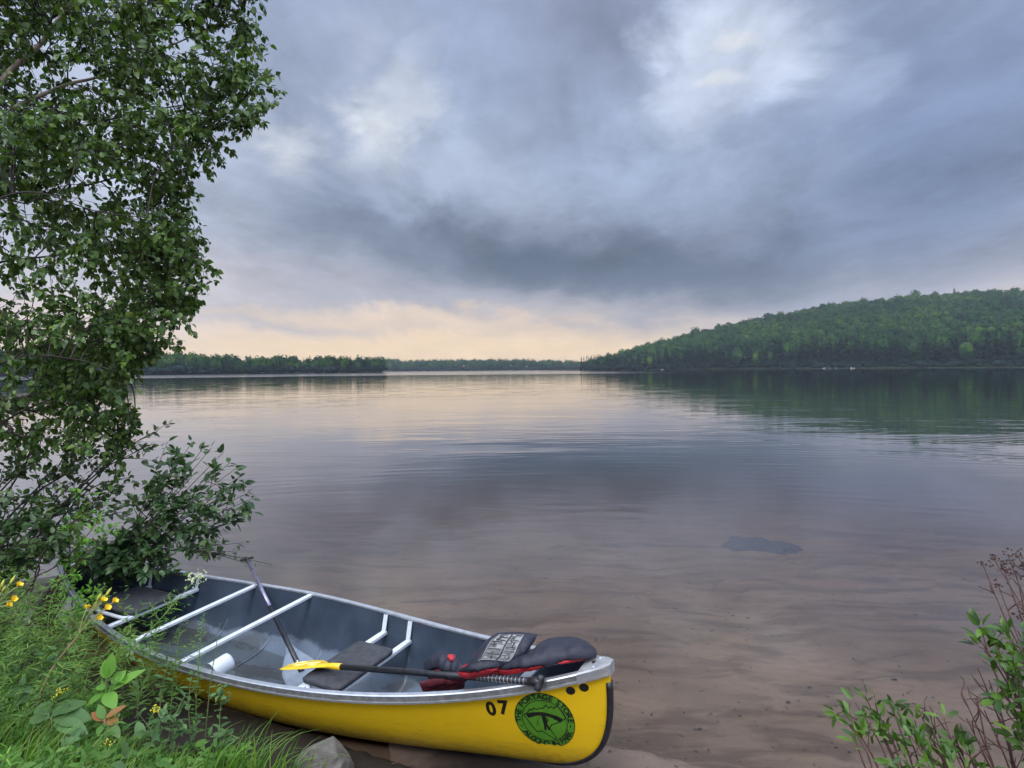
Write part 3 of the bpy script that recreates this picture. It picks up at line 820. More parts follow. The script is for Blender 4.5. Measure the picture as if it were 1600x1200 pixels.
def shell(inset, name, mat, parent):
    nt = 20; V = []; F4 = []
    for x in ST:
        k, g, w = ck(x) + inset, cg(x) - (0.002 if inset else 0), max(.003, cw(x) - inset)
        if k > g - .004: k = g - .004
        for side in (-1, 1):
            ts = [(i / nt) for i in range(nt + 1)]
            if side == 1: ts = ts[1:]
            else: ts = ts[::-1]
            for t in ts:
                tau = t ** 2.2
                V.append((x, side * w * tau ** ce(x), k + (g - k) * tau))
    n = 2 * nt + 1
    for i in range(len(ST) - 1):
        for j in range(n - 1):
            q = (i * n + j, (i + 1) * n + j, (i + 1) * n + j + 1, i * n + j + 1)
            F4.append(q if not inset else q[::-1])
    b = MB(); b.add(V, F4)
    return b.build(name, mat, parent)
shell(0, 'hull', M['hull'], canoe)
shell(.009, 'interior_lining', M['lining'], canoe)

def gun_frames(xs, side):
    P, O, U = [], [], []
    for x in xs:
        e = 1e-3; a = Vector((x - e, side * cw(x - e), 0)); b = Vector((x + e, side * cw(x + e), 0))
        d = (b - a).normalized(); o = Vector((-d.y, d.x, 0)) * side
        P.append(Vector((x, side * cw(x), cg(x)))); O.append(o); U.append(Vector((0, 0, 1)))
    return P, O, U
gx = [x for x in ST if abs(x) < CL / 2 - .004]
for side in (-1, 1):
    P, O, U = gun_frames(gx, side); b = MB()
    pr = [(-.014, .004), (-.010, .007), (.011, .007), (.015, .003), (.015, -.021), (.020, -.023), (.020, -.031), (.003, -.031), (.003, -.006), (-.014, -.006)]
    b.sweep(P, O, U, pr if side == 1 else pr)
    gw = b.build('gunwale', [M['alu'], M['alu_dark']], canoe, False)
    for i, pl in enumerate(gw.data.polygons[:10 * (len(P) - 1)]):
        if i % 10 in (3, 4, 6, 7): pl.material_index = 1      # outer face darker: its shade is put into the colour
def deck(x0, x1, name):
    b = MB(); V = []; n = 8; sg = 1 if x1 > 0 else -1
    xs = [x0 + (x1 - x0) * i / 7 for i in range(8)]
    for i, x in enumerate(xs):
        w = max(.030, cw(x) + .021); g = cg(x)
        if i == 7: w = .022
        for y, z in ((-w, -.036), (-w, .004), (-w * .93, .011), (-w * .35, .014), (w * .35, .014), (w * .93, .011), (w, .004), (w, -.036)): V.append((x + (sg * .010 if i == 7 else 0), y, g + z))
    b.add(V, [(i * n + j, (i + 1) * n + j, (i + 1) * n + j + 1, i * n + j + 1) for i in range(7) for j in range(n - 1)] + [tuple(7 * n + j for j in range(n))])
    o = b.build(name, M['alu_dull'], canoe, False)
    for fy in (.62, -.62):
        x = x0 + (x1 - x0) * .5; r = MB(); r.blob((x, fy * (cw(x) + .02), cg(x) + .0125), .006, 8, squash=.5); r.build('rivet', M['alu'], o)
    h = MB(); x = x0 + (x1 - x0) * .4
    h.tube([(x, 0, cg(x) + .008), (x, 0, cg(x) + .0155)], .011, 14); h.build('line_hole', M['ink'], o, False)
    return o
deck(CL / 2 - .115, CL / 2 + .002, 'deck_plate')
deck(-CL / 2 + .26, -CL / 2 - .002, 'deck_plate')
# black skid strip round the bow stem
def skid():
    b = MB(); P = []
    for th in np.linspace(.02, math.pi / 2 - .045, 48):
        c = math.sin(th) ** (2 / SN); x = CL / 2 - SRX + SRX * c
        P.append(Vector((x, 0, ck(x))))
    O = [Vector((0, 1, 0))] * len(P); U = []
    for i in range(len(P)):
        d = (P[min(i + 1, len(P) - 1)] - P[max(i - 1, 0)]).normalized(); U.append(Vector((d.z, 0, -d.x)))
    b.sweep(P, O, U, [(-.021, -.013), (-.014, .004), (0, .008), (.014, .004), (.021, -.013)])
    b.build('skid_strip', M['black'], canoe)
skid()
def near_x(px, py, side):
    best = min(np.linspace(-CL / 2, CL / 2, 1500), key=lambda x: (lambda q: (q[0] - px) ** 2 + (q[1] - py) ** 2)(to_px((x, side * cw(x), cg(x)))))
    return float(best)
def cross_bar(x, z, w=.032, h=.022, name='thwart', mat='white_bar', drop=0):
    g = cg(x) + z; hw = chw(x, g) - .010
    b = MB(); b.bar((x, -hw, g), (x, hw, g), w, h)
    o = b.build(name, M[mat], canoe, False)
    for y in (-1, 1):
        r = MB(); r.blob((x, y * (hw - .03), g + h / 2), .006, 8, squash=.6); r.build('bolt', M['alu_dull'], o)
    return o
cross_bar(-.2344 * CL / 2, -.010); cross_bar(-.0028 * CL / 2, -.010)
xb = near_x(803, 1067, -1); cross_bar(xb, -.012, .045, .012)
cross_bar(-CL / 2 + .30, -.006, .03, .02, 'thwart')
def make_seat(xa, xb2, drop, f0, f1, lab=None):
    root = empty('seat'); root.parent = canoe
    zc = min(cg(xa), cg(xb2)) - drop
    bars = []
    for x in (xa, xb2):
        hw = chw(x, zc) - .014
        b = MB(); b.bar((x, -hw, zc), (x, hw, zc), .036, .024)
        b.build('seat_bar', M['white_bar'], root, False); bars.append(hw)
        for y in (-1, 1):
            h = MB(); yy = y * (cw(x) - .020)
            h.bar((x, y * (hw - .012), zc + .004), (x, yy, cg(x) - .006), .030, .006, (1, 0, 0) if False else (0, 1, 0))
            h.build('hanger', M['white_bar'], root, False)
    hw = min(bars); y0, y1 = hw - 2 * hw * f1, hw - 2 * hw * f0
    d = abs(xb2 - xa) / 2 + .030; cx = (xa + xb2) / 2
    b = MB(); V = []; n = 24
    for z, ins in ((.008, .012), (.012, .002), (.030, .0), (.037, .008), (.039, .022)):
        for j in range(n):
            a = 2 * math.pi * (j + .5) / n; ca, sa = math.cos(a), math.sin(a)
            q = 13
            rx = abs(ca) ** (2 / q) * math.copysign(1, ca); ry = abs(sa) ** (2 / q) * math.copysign(1, sa)
            V.append((cx + rx * (d - ins), (y0 + y1) / 2 + ry * ((y1 - y0) / 2 - ins), zc + z + .002))
    b.add(V, [(i * n + j, i * n + (j + 1) % n, (i + 1) * n + (j + 1) % n, (i + 1) * n + j) for i in range(4) for j in range(n)] + [tuple(range(n - 1, -1, -1)), tuple(4 * n + j for j in range(n))])
    b.build('seat_pad', M['seat'], root)
    # bent tube joining the bars at the near end of the pad
    t = MB(); yy = y0 - .012
    t.tube(curve([(xa + .02, yy + .02, zc), (xa + .05, yy - .008, zc), (cx, yy - .012, zc), (xb2 - .05, yy - .008, zc), (xb2 - .02, yy + .02, zc)], 12), .013, 8)
    t.build('end_tube', M['white_bar'], root)
    return zc
BSA, BSB = near_x(607, 955, 1), near_x(645, 965, 1)
ZSEAT = make_seat(BSA, BSB, .105, .22, .84)
make_seat(near_x(122, 930, -1), near_x(150, 965, -1), .09, .15, .85)
# stiffener down the middle of the floor
b = MB(); P = [(x, 0, ck(x) + .010) for x in np.linspace(-1.8, 1.75, 30)]
b.sweep([Vector(p) for p in P], [Vector((0, 1, 0))] * 30, [Vector((0, 0, 1))] * 30, [(-.045, 0), (-.035, .010), (.035, .010), (.045, 0)]); b.build('floor_stiffener', M['lining'], canoe, False)
for x in (-.75, -.3, .2, .95):
    b = MB(); pts = [Vector((x, y, ck(x) + .012 + (cg(x) - ck(x)) * (abs(y) / cw(x)) ** (1 / ce(x)))) for y in np.linspace(-.33, .33, 21)]
    b.sweep(pts, [Vector((1, 0, 0))] * 21, [Vector((0, 0, 1))] * 21, [(-.022, -.004), (-.014, .006), (.014, .006), (.022, -.004)]); b.build('floor_rib', M['lining'], canoe)

# writing on the bow
def hull_hit(px, py):
    o, d = lray(px, py); y0 = -.2
    for _ in range(40):
        p = o + d * ((y0 - o.y) / d.y); y0 = .5 * y0 + .5 * -chw(p.x, p.z)
    return p
def on_hull(x, z, off=.0015):
    y = -chw(x, z); e = .004
    dx = (-chw(x + e, z) + chw(x - e, z)) / (2 * e); dz = (-chw(x, z + e) + chw(x, z - e)) / (2 * e)
    n = Vector((dx, -1, dz)).normalized()
    return Vector((x, y, z)) + n * off
def text_mesh(s, size, fat):
    cu = bpy.data.curves.new('lettering', 'FONT'); cu.body = s; cu.size = size; cu.offset = fat; cu.resolution_u = 3
    cu.align_x = 'CENTER'; cu.align_y = 'CENTER'
    o = bpy.data.objects.new('lettering', cu); COL.objects.link(o)
    dg = bpy.context.evaluated_depsgraph_get(); dg.update()
    me = bpy.data.meshes.new_from_object(o.evaluated_get(dg))
    V = [tuple(v.co) for v in me.vertices]; Fc = [tuple(p.vertices) for p in me.polygons]
    bpy.data.objects.remove(o); bpy.data.curves.remove(cu); bpy.data.meshes.remove(me)
    return V, Fc
ctr = hull_hit(851, 1126)
RS = .136
def disc(mb, r0, r1, off, zmin, m=0, rings=6, n=72):
    V = []; Fc = []
    for i in range(rings + 1):
        r = r0 + (r1 - r0) * i / rings
        for j in range(n):
            a = 2 * math.pi * j / n; x, z = ctr.x + .9 * r * math.cos(a), max(ctr.z + r * math.sin(a), zmin + .004 * math.sin(a * 23) + .003 * math.sin(a * 41))
            V.append(on_hull(x, z, off))
    for i in range(rings):
        for j in range(n):
            k = (j + 1) % n; Fc.append((i * n + j, i * n + k, (i + 1) * n + k, (i + 1) * n + j))
    if r0 < .001: pass
    mb.add(V, Fc, m)
ZMIN = ctr.z - RS * .90
b = MB(); disc(b, .0005, RS, .0012, ZMIN, rings=12); decal = b.build('round_sticker', M['green_vinyl'], canoe)
b = MB()
disc(b, RS - .003, RS, .0020, ZMIN, rings=1); disc(b, RS * .73, RS * .755, .0020, ZMIN, rings=1)
def put_letter(ch, ang, rr, size, flip=False):
    V, Fc = text_mesh(ch, size, size * .03)
    up = ang + (math.pi if flip else 0)
    ux, uz = math.cos(up), math.sin(up)          # letter's up direction
    rx, rz = uz, -ux                             # letter's right
    P = []
    for x, y, _ in V:
        x *= 1.12
        lx, lz = ctr.x + .9 * (rr * math.cos(ang) + rx * x + ux * y), ctr.z + rr * math.sin(ang) + rz * x + uz * y
        if lz < ZMIN + .002: lz = ZMIN + .002
        P.append(on_hull(lx, lz, .0022))
    b.add(P, Fc)
top = 'THE PORTAGE STORE'; wd = {' ': .55, 'I': .5, 'T': .92, 'E': .9, 'R': 1, 'O': 1.08, 'G': 1.08, 'A': 1.0, '-': .5}
def ring_text(s, a0, a1, flip):
    ws = [wd.get(c, 1.0) for c in s]; tot = sum(ws); acc = 0
    for c, w in zip(s, ws):
        a = a0 + (a1 - a0) * (acc + w / 2) / tot; acc += w
        if c != ' ': put_letter(c, R(a), RS * .868, RS * .25, flip)
ring_text(top, 186, -2, False)
ring_text('ALGONQUIN PARK', 209, 337, True)
for a in (196, -10): put_letter('-', R(a), RS * .865, RS * .26, False)
# jagged outline of the park
pk = [(-.66, .20), (-.52, .28), (-.42, .42), (-.36, .38), (-.28, .46), (-.20, .41), (-.08, .46), (.02, .46), (.14, .58), (.22, .47), (.30, .55), (.38, .48), (.52, .58), (.72, .16), (.68, .10), (.42, -.04), (.22, -.12), (.14, -.22), (.14, -.32), (.30, -.60), (.22, -.66), (.14, -.58), (.02, -.52), (-.04, -.46), (-.16, -.38), (-.34, -.42), (-.62, .10)]
pk = [(x * RS, z * RS) for x, z in pk]
def strip(mb, pts, w, off=.0022):
    for (x0, z0), (x1, z1) in zip(pts, pts[1:]):
        d = Vector((x1 - x0, z1 - z0)); L = d.length
        if L < 1e-6: continue
        n = Vector((-d.y, d.x)) / L * w / 2; d2 = d / L * w * .3; k = max(1, int(L / .012)); V = []
        for i in range(k + 1):
            c = Vector((x0, z0)) - d2 + (d + 2 * d2) * i / k
            for s in (1, -1): V.append(on_hull(ctr.x + .9 * (c.x + n.x * s), ctr.z + c.y + n.y * s, off))
        mb.add(V, [(2 * i, 2 * i + 1, 2 * i + 3, 2 * i + 2) for i in range(k)])
strip(b, pk + [pk[0]], RS * .03)
# figure carrying a canoe overhead
arc = [(-.52 * RS + i * RS * 1.06 / 14, (.27 - .05 * (i / 14) - .55 * ((i / 14) - .45) ** 2) * RS + .01 * RS) for i in range(15)]
strip(b, arc, RS * .125); strip(b, arc[:3], RS * .15); strip(b, arc[-3:], RS * .16)
strip(b, [(-.01 * RS, .20 * RS), (.01 * RS, -.06 * RS)], RS * .13); strip(b, [(.00 * RS, -.06 * RS), (-.03 * RS, -.32 * RS)], RS * .075)
strip(b, [(.02 * RS, -.06 * RS), (.10 * RS, -.30 * RS)], RS * .075); strip(b, [(.03 * RS, .17 * RS), (.12 * RS, .05 * RS), (.06 * RS, -.04 * RS)], RS * .035)
for x0, z0, x1, z1 in ((-.25, .02, -.20, -.03), (-.20, -.03, -.27, -.10), (-.27, -.10, -.20, -.16), (-.33, -.18, -.28, -.20), (-.12, .12, -.2, .1)):
    strip(b, [(x0 * RS, z0 * RS), (x1 * RS, z1 * RS)], RS * .018)
b.build('sticker_print', M['ink'], decal, False)
b = MB(); nc = hull_hit(777, 1107)
for i, chs in enumerate('07'):
    V, Fc = text_mesh(chs, .096, .0036)
    b.add([on_hull(nc.x + (i - .5) * .054 + x * .84, nc.z + y + (i - .5) * .010, .0016) for x, y, _ in V], Fc)
b.build('hull_number', M['ink'], canoe, False)
for px, py in ((891.5, 1079), (912.5, 1074)):
    c = hull_hit(px, py); b = MB(); n = 20
    V = [on_hull(c.x, c.z, .0016)] + [on_hull(c.x + .0185 * math.cos(a), c.z + .0185 * math.sin(a), .0016) for a in (2 * math.pi * i / n for i in range(n))]
    b.add(V, [(0, 1 + i, 1 + (i + 1) % n) for i in range(n)])
    b.build('plug_dot', M['ink'], canoe, False)

# ---------------------------------------------------------------- paddles
def blade(mb, a, d, side, L, Wd, nrm, cup=0.0, m=0, shoulder=.22, thick=.008):
    """flat blade from a along d; closed, lens-shaped"""
    a, d, side, nrm = Vector(a), Vector(d).normalized(), Vector(side).normalized(), Vector(nrm).normalized()
    nt, nu = 22, 9; top, bot = [], []
    for i in range(nt + 1):
        t = i / nt
        w = Wd / 2 * (.16 + .84 * (lambda q: q * q * (3 - 2 * q))(min(1, t / (shoulder * 2.2))))
        if t > .80: w *= math.sqrt(max(.02, 1 - ((t - .80) / .205) ** 2.4))
        for j in range(nu):
            u = -1 + 2 * j / (nu - 1)
            p = a + d * (L * t) + side * (w * u) - nrm * (cup * t * t - .02 * u * u * (w / .1) * cup * 4)
            th = thick * (1 - abs(u) ** 4) * .5 + .0015 + .008 * math.exp(-(u * w / .018) ** 2) * max(0, 1 - t * 1.5)
            top.append(p + nrm * th); bot.append(p - nrm * th)
    o = len(top); fs = []
    for i in range(nt):
        for j in range(nu - 1):
            q = i * nu + j; fs.append((q, q + nu, q + nu + 1, q + 1)); fs.append((o + q, o + q + 1, o + q + nu + 1, o + q + nu))
        for j in (0, nu - 1):
            q = i * nu + j; fs.append((q, q + nu, o + q + nu, o + q))
    fs.append(tuple(range(nu)) + tuple(o + j for j in range(nu - 1, -1, -1)))
    fs.append(tuple(nt * nu + j for j in range(nu)) + tuple(o + nt * nu + j for j in range(nu - 1, -1, -1)))
    mb.add(top + bot, fs, m)
def W(p): return MC @ Vector(p)
WR = MC.to_3x3()
# paddle propped on the far gunwale, blade on the floor
xg = near_x(403, 911, 1)
g_cross = Vector((xg, cw(xg) + .002, cg(xg) + .024))
p_low = on_plane(497, 1102, -.27)
d = (p_low - g_cross).normalized()
# grip end: continue beyond the gunwale until it sits at the grip's pixel row
tt = min(np.linspace(.02, .6, 200), key=lambda t: abs(to_px(g_cross - d * t)[1] - 874))
grip = g_cross - d * tt
print('paddle tip', tuple(p_low), chw(p_low.x, p_low.z))
sh = min(np.linspace(.1, .9, 300), key=lambda t: abs(to_px(p_low - d * t)[1] - 1003))
pad1 = empty('canoe_paddle', W(p_low), 'paddle with a grey blade and silver and black shaft propped on the far gunwale', 'paddle')
I1 = Matrix.Translation(-W(p_low)) @ MC
def L1(p): return I1 @ Vector(p)
b = MB(); split = g_cross.lerp(p_low, .26)
b.tube([L1(grip), L1(split)], .0135, 14); b.build('upper_shaft', M['silver_shaft'], pad1)
b = MB(); b.tube([L1(split - d * .002), L1(p_low - d * (sh - .30))], .0150, 14); b.build('lower_shaft', M['black'], pad1)
b = MB(); sd_ = d.cross(Vector((0, 0, 1))).normalized(); ax = (sd_ * .9 + d * .0).normalized()
b.tube(curve([L1(grip + ax * .045 - d * .004), L1(grip + ax * .02 - d * .018), L1(grip - d * .02), L1(grip - ax * .02 - d * .018), L1(grip - ax * .045 - d * .004)], 12), [.010, .012, .0135, .0145, .0145, .0145, .0135, .0135, .012, .0115, .0115, .0105, .010][:13], 10)
b.tube([L1(grip - d * .015), L1(grip + d * .05)], [.0125, .0155], 12)
b.build('grip', M['black'], pad1)
b = MB()
bl_d = d; nr = sd_.cross(bl_d); nr = nr if nr.z > 0 else -nr
bs = p_low - d * sh - nr * .008
blade(b, L1(bs), I1.to_3x3() @ bl_d, I1.to_3x3() @ sd_, sh, .205, I1.to_3x3() @ nr, .0); b.build('blade', M['blade_gray'], pad1)
b = MB(); b.blob(L1(p_low - d * (sh - .22) + nr * .014), .0065, 8); b.build('pin', M['white'], pad1)

# second paddle: yellow blade over the seat, grip over the near gunwale
xn = near_x(806, 1074, -1)
g2 = Vector((xn, -cw(xn), cg(xn) + .026))
bl2 = on_plane(522, 1041, ZSEAT + .085)
d2 = (g2 - bl2).normalized()
end2 = g2 + d2 * min(np.linspace(.02, .5, 300), key=lambda t: abs(to_px(g2 + d2 * t)[0] - 842))
pad2 = empty('canoe_paddle', W(g2), 'paddle with a bright yellow blade and black shaft lying across the bow seat', 'paddle')
I2 = Matrix.Translation(-W(g2)) @ MC
def L2(p): return I2 @ Vector(p)
b = MB(); b.tube([L2(bl2 - d2 * .03), L2(end2)], .0148, 16)
b.build('shaft', M['black'], pad2)
b = MB()
for i in range(14):
    c = end2 - d2 * (.05 + i * .020)
    b.tube([L2(c), L2(c + d2 * .0025)], .0156, 14)
b.build('grip_rings', M['alu_dull'], pad2)
b = MB(); s2 = d2.cross(Vector((0, 0, 1))).normalized(); s2 = -s2 if s2.y > 0 else s2
dn = (s2 * .55 + Vector((0, 0, -.75))).normalized()
b.tube([L2(end2 - d2 * .05), L2(end2 - d2 * .01), L2(end2 + d2 * .012)], [.016, .020, .016], 14)
b.tube(curve([L2(end2 + d2 * .006 - dn * .028), L2(end2 + d2 * .004), L2(end2 - d2 * .002 + dn * .034)], 10), [.012, .016, .0185, .0185, .0175, .0165, .016, .016, .0155, .0145, .013], 12)
b.build('grip', M['black'], pad2)
nr2 = s2.cross(d2); nr2 = nr2 if nr2.z > 0 else -nr2
# blade rolled a little so the camera sees its face at a low angle
rot = Matrix.Rotation(R(-14), 3, d2); sB, nB = rot @ s2, rot @ nr2
nB = nB if nB.z > 0 else -nB
I23 = I2.to_3x3()
b = MB(); blade(b, L2(bl2), I23 @ -d2, I23 @ sB, .36, .20, I23 @ nB, .014, shoulder=.30, thick=.010)
b.tube([L2(bl2 + d2 * .055), L2(bl2 - d2 * .02), L2(bl2 - d2 * .10)], [.0165, .016, .007], 12)
yb = b.build('blade', M['paddle_yellow'], pad2)
b = MB()
for k, (t0, r0) in enumerate(((.27, .034), (.16, .026))):
    for j in range(2):
        pts = []
        for i in range(25):
            a = 2 * math.pi * i / 24
            rr = (r0 - j * .012) * (1 + (.25 * math.sin(3 * a + k) if k else 0))
            c = bl2 - d2 * (t0 + rr * 1.3 * math.cos(a)) + sB * (rr * 1.1 * math.sin(a)) + nB * (.0085 - .014 * (t0 / .36) ** 2)
            pts.append(L2(c))
        b.tube(pts, .0022, 5, cap=False)
b.build('blade_print', M['paddle_print'], yb)

# ---------------------------------------------------------------- life jacket on the bow
jk = empty('life_jacket', W((1.75, 0, .15)), 'navy life jacket with red lining thrown over the bow thwart', 'life jacket')
IJ = Matrix.Translation(-W((1.75, 0, .15))) @ MC
def cr_eval(rows, nu, nv):
    rows = [[Vector(p) for p in r] for r in rows]
    fine = [curve(r, nu) for r in rows]; n = len(fine[0]); cols = []
    for j in range(n): cols.append(curve([f[j] for f in fine], nv))
    return [[cols[j][i] for j in range(n)] for i in range(len(cols[0]))]
def puffy(name, rows, thick, mats, parent, nu=32, nv=40, quilt=0.0, ez=.18):
    """rows of (px, py, height in the canoe): a stuffed panel, outer cloth on top and lining below"""
    rows = [[on_plane(*p) for p in r] for r in rows]
    g = cr_eval(rows, nu, nv); nV, nU = len(g), len(g[0])
    from mathutils import noise
    top, bot, NR = [], [], []
    for i in range(nV):
        for j in range(nU):
            a = g[min(i + 1, nV - 1)][j] - g[max(i - 1, 0)][j]; c = g[i][min(j + 1, nU - 1)] - g[i][max(j - 1, 0)]
            n = a.cross(c).normalized(); n = n if n.z > 0 else -n
            u, v = j / (nU - 1), i / (nV - 1)
            e = min(1, min(u, 1 - u) / ez) ; f = min(1, min(v, 1 - v) / ez)
            t = thick * (math.sqrt(max(0, 1 - (1 - e) ** 2)) * math.sqrt(max(0, 1 - (1 - f) ** 2))) + .003
            q_ = g[i][j]; wr = noise.noise(q_ * 12) * .011 + (.5 - abs(noise.noise(Vector((q_.x * 22 + q_.y * 9, q_.y * 13, q_.z * 8))))) * .012 + noise.noise(q_ * 48) * .003
            p = g[i][j]
            top.append(IJ @ (p + n * (t * .5 + wr * min(e, f)))); bot.append(IJ @ (p - n * (t * .5 - wr * .4)))
            NR.append(n)
    mb = MB(); o = nV * nU; ft, fb, fe = [], [], []
    for i in range(nV - 1):
        for j in range(nU - 1):
            q = i * nU + j; ft.append((q, q + nU, q + nU + 1, q + 1)); fb.append((o + q, o + q + 1, o + q + nU + 1, o + q + nU))
    edge = [j for j in range(nU)] + [i * nU + nU - 1 for i in range(1, nV)] + [(nV - 1) * nU + j for j in range(nU - 2, -1, -1)] + [i * nU for i in range(nV - 2, 0, -1)]
    for k in range(len(edge)):
        p, q = edge[k], edge[(k + 1) % len(edge)]; fe.append((p, q, o + q, o + p))
    mb.add(top + bot, ft, 0); s0 = len(mb.v)
    for f in fb + fe: mb.f.append(list(f)); mb.m.append(1)
    ob = mb.build(name, mats, parent)
    def surf_at(u, v, off=.004):
        x, y = u * (nU - 1), v * (nV - 1); j, i = min(int(x), nU - 2), min(int(y), nV - 2); fx, fy = x - j, y - i
        P = lambda a, c: Vector(top[a * nU + c])
        p = (P(i, j) * (1 - fx) + P(i, j + 1) * fx) * (1 - fy) + (P(i + 1, j) * (1 - fx) + P(i + 1, j + 1) * fx) * fy
        return p + (IJ.to_3x3() @ NR[i * nU + j]) * off
    return ob, surf_at
NAVY = [M['navy'], M['red']]
pa, sa = puffy('front_panel', [[(776, 989, .29), (808, 988, .295), (842, 991, .285)], [(752, 1010, .26), (790, 1010, .27), (829, 1011, .26)], [(735, 1033, .215), (776, 1031, .23), (814, 1029, .225)], [(716, 1047, .16), (744, 1047, .19), (779, 1043, .20)], [(722, 1060, .12), (742, 1058, .13), (765, 1052, .15)]], .032, NAVY, jk)
pb, sb_ = puffy('side_panel', [[(776, 1041, .20), (779, 1046, .19), (782, 1052, .16)], [(826, 1025, .22), (824, 1036, .235), (822, 1048, .20)], [(852, 1003, .225), (853, 1024, .25), (854, 1043, .21)], [(895, 998, .235), (892, 1018, .26), (890, 1036, .22)], [(931, 1015, .24), (932, 1020, .245), (932, 1027, .23)]], .036, NAVY, jk)
pc, sc_ = puffy('back_panel', [[(664, 1040, .05), (666, 1048, .04), (670, 1056, .0)], [(690, 1025, .12), (689, 1040, .11), (690, 1056, .04)], [(708, 1030, .13), (708, 1044, .12), (706, 1058, .06)], [(732, 1044, .14), (733, 1054, .12), (732, 1062, .07)]], .06, [M['navy'], M['dkred']], jk)
puffy('red_lining', [[(736, 1052, .05), (742, 1056, .04), (746, 1060, .02)], [(762, 1043, .09), (764, 1050, .075), (766, 1058, .03)], [(790, 1043, .10), (790, 1049, .085), (788, 1058, .04)]], .028, [M['red'], M['red']], jk)
puffy('lower_panel', [[(655, 1066, -.03), (657, 1072, -.05), (660, 1080, -.08)], [(690, 1058, -.04), (690, 1066, -.05), (690, 1076, -.09)], [(726, 1058, -.02), (726, 1066, -.03), (726, 1074, -.07)]], .04, [M['dkred'], M['dkred']], jk)
puffy('collar', [[(700, 1026, .145), (704, 1025, .15), (709, 1027, .14)], [(702, 1030, .15), (706, 1031, .155), (710, 1033, .14)], [(705, 1035, .14), (709, 1036, .14), (712, 1038, .13)]], .022, [M['red'], M['red']], jk, 8, 8)
# label patch with its printed marks
def patch_quad(mb, u0, v0, u1, v1, off, s=sa, shear=.0, n=6, k=6):
    V = [s(u0 + (u1 - u0) * i / n, v0 + (v1 - v0) * j / k, off) for j in range(k + 1) for i in range(n + 1)]
    mb.add(V, [(j * (n + 1) + i, j * (n + 1) + i + 1, (j + 1) * (n + 1) + i + 1, (j + 1) * (n + 1) + i) for j in range(k) for i in range(n)])
b = MB(); patch_quad(b, .24, .11, .76, .52, .005, n=10, k=12); pt = b.build('label_patch', M['patch'], pa)
b = MB(); rr = random.Random(9)
patch_quad(b, .515, .12, .545, .51, .0075)
patch_quad(b, .26, .12, .272, .51, .0075)
for c0, c1 in ((.28, .50), (.56, .74)):
    v = .125
    while v < .49:
        h = rr.choice((.006, .010, .014)); a, e = c0 + rr.choice((0, 0, .05)), c1 - rr.choice((0, 0, .04, .10))
        patch_quad(b, a, v, e, v + h, .0075, n=3, k=2)
        if rr.random() < .6:
            x = rr.uniform(c0, c1 - .05); patch_quad(b, x, v, x + .022, min(.50, v + .03), .0075, n=2, k=2)
        v += h + rr.uniform(.009, .018)
b.build('label_print', M['ink'], pt, False)
b = MB(); rr = random.Random(3)
for i in range(6):
    u = .30 + i * .065; patch_quad(b, u, .76 + .01 * (i % 2), u + .045, .775 + .02 * ((i * 2) % 3), .006, n=2, k=2)
b.build('white_lettering', M['patch'], pa, False)

# white bailer on the floor by the near side
pA, pB = on_plane(331, 1050, -.20), on_plane(361, 1031, -.185)
bl = empty('bailer', W(pA), 'white plastic bailer lying open end down in the canoe', 'bailer')
IB = Matrix.Translation(-W(pA)) @ MC
ax = (pB - pA).normalized(); Lb = (pB - pA).length
b = MB(); outer = []; rad = [.052, .052, .052, .050, .040, .020, .004]; pos = [0, .3, .8, .92, .985, 1.02, 1.03]
pts = [IB @ (pA + ax * (Lb * t)) for t in pos]
b.tube(pts, rad, 22, cap=False)
b.tube([IB @ (pA + ax * (Lb * t)) for t in (0.0, .3, .8, .9)], [.050, .049, .048, .01], 22, cap=False)
b.build('body', M['white'], bl)
b = MB(); b.tube([IB @ (pA + ax * (Lb * t)) for t in (-.02, .02)], [.0545, .0545], 22, cap=False); b.build('rim', M['white'], bl)
print('seat', BSA, BSB, 'ctr', tuple(ctr), 'paddle2', (end2 - bl2).length + .36, 'paddle1', (grip - p_low).length + .3, 'bail', Lb)
for nm, p in (('bow', (CL/2, 0, RISE)), ('keelbow', (CL/2-SRX, 0, ck(CL/2-SRX))), ('keelmid', (0, 0, ck(0))), ('keelstern', (-CL/2+SRX, 0, ck(-CL/2+SRX)))):
    w_ = W(p); print(nm, [round(a, 3) for a in w_], 'ground', round(gz(w_.x, w_.y), 3))

# ---------------------------------------------------------------- birch over the water
def branchy(rg, a, b, sag=.0, wig=.06):
    a, b = Vector(a), Vector(b); L = (b - a).length
    m = [a.lerp(b, t) + Vector([rg.normal(0, wig * L) for _ in range(3)]) + Vector((0, 0, sag * L * math.sin(math.pi * t))) for t in (.35, .7)]
    return curve([a] + m + [b], 9)
BX = np.array([(-260, 400), (-120, 425), (0, 412), (50, 420), (100, 434), (150, 438), (185, 424), (215, 390), (240, 366), (262, 340), (300, 312), (340, 318), (380, 330), (430, 344), (450, 326), (480, 306), (505, 298), (530, 308), (548, 282), (565, 243), (600, 216), (640, 232), (670, 236), (700, 222), (735, 190)], float)
def leaves_on(rg, pts, n, L, spread, droop, t0=.15, bias=1.):
    """leaf bases and directions along a twig"""
    P = np.array([tuple(p) for p in pts]); s = (t0 + (1 - t0) * rg.uniform(0, 1, n) ** bias) * (len(P) - 1)
    i = np.minimum(s.astype(int), len(P) - 2); f = (s - i)[:, None]
    base = P[i] * (1 - f) + P[i + 1] * f
    ax = norm(P[i + 1] - P[i])
    d = norm(ax * .5 + rg.normal(0, spread, (n, 3)) + np.array([0, 0, -droop]))
    return base + d * .012, d
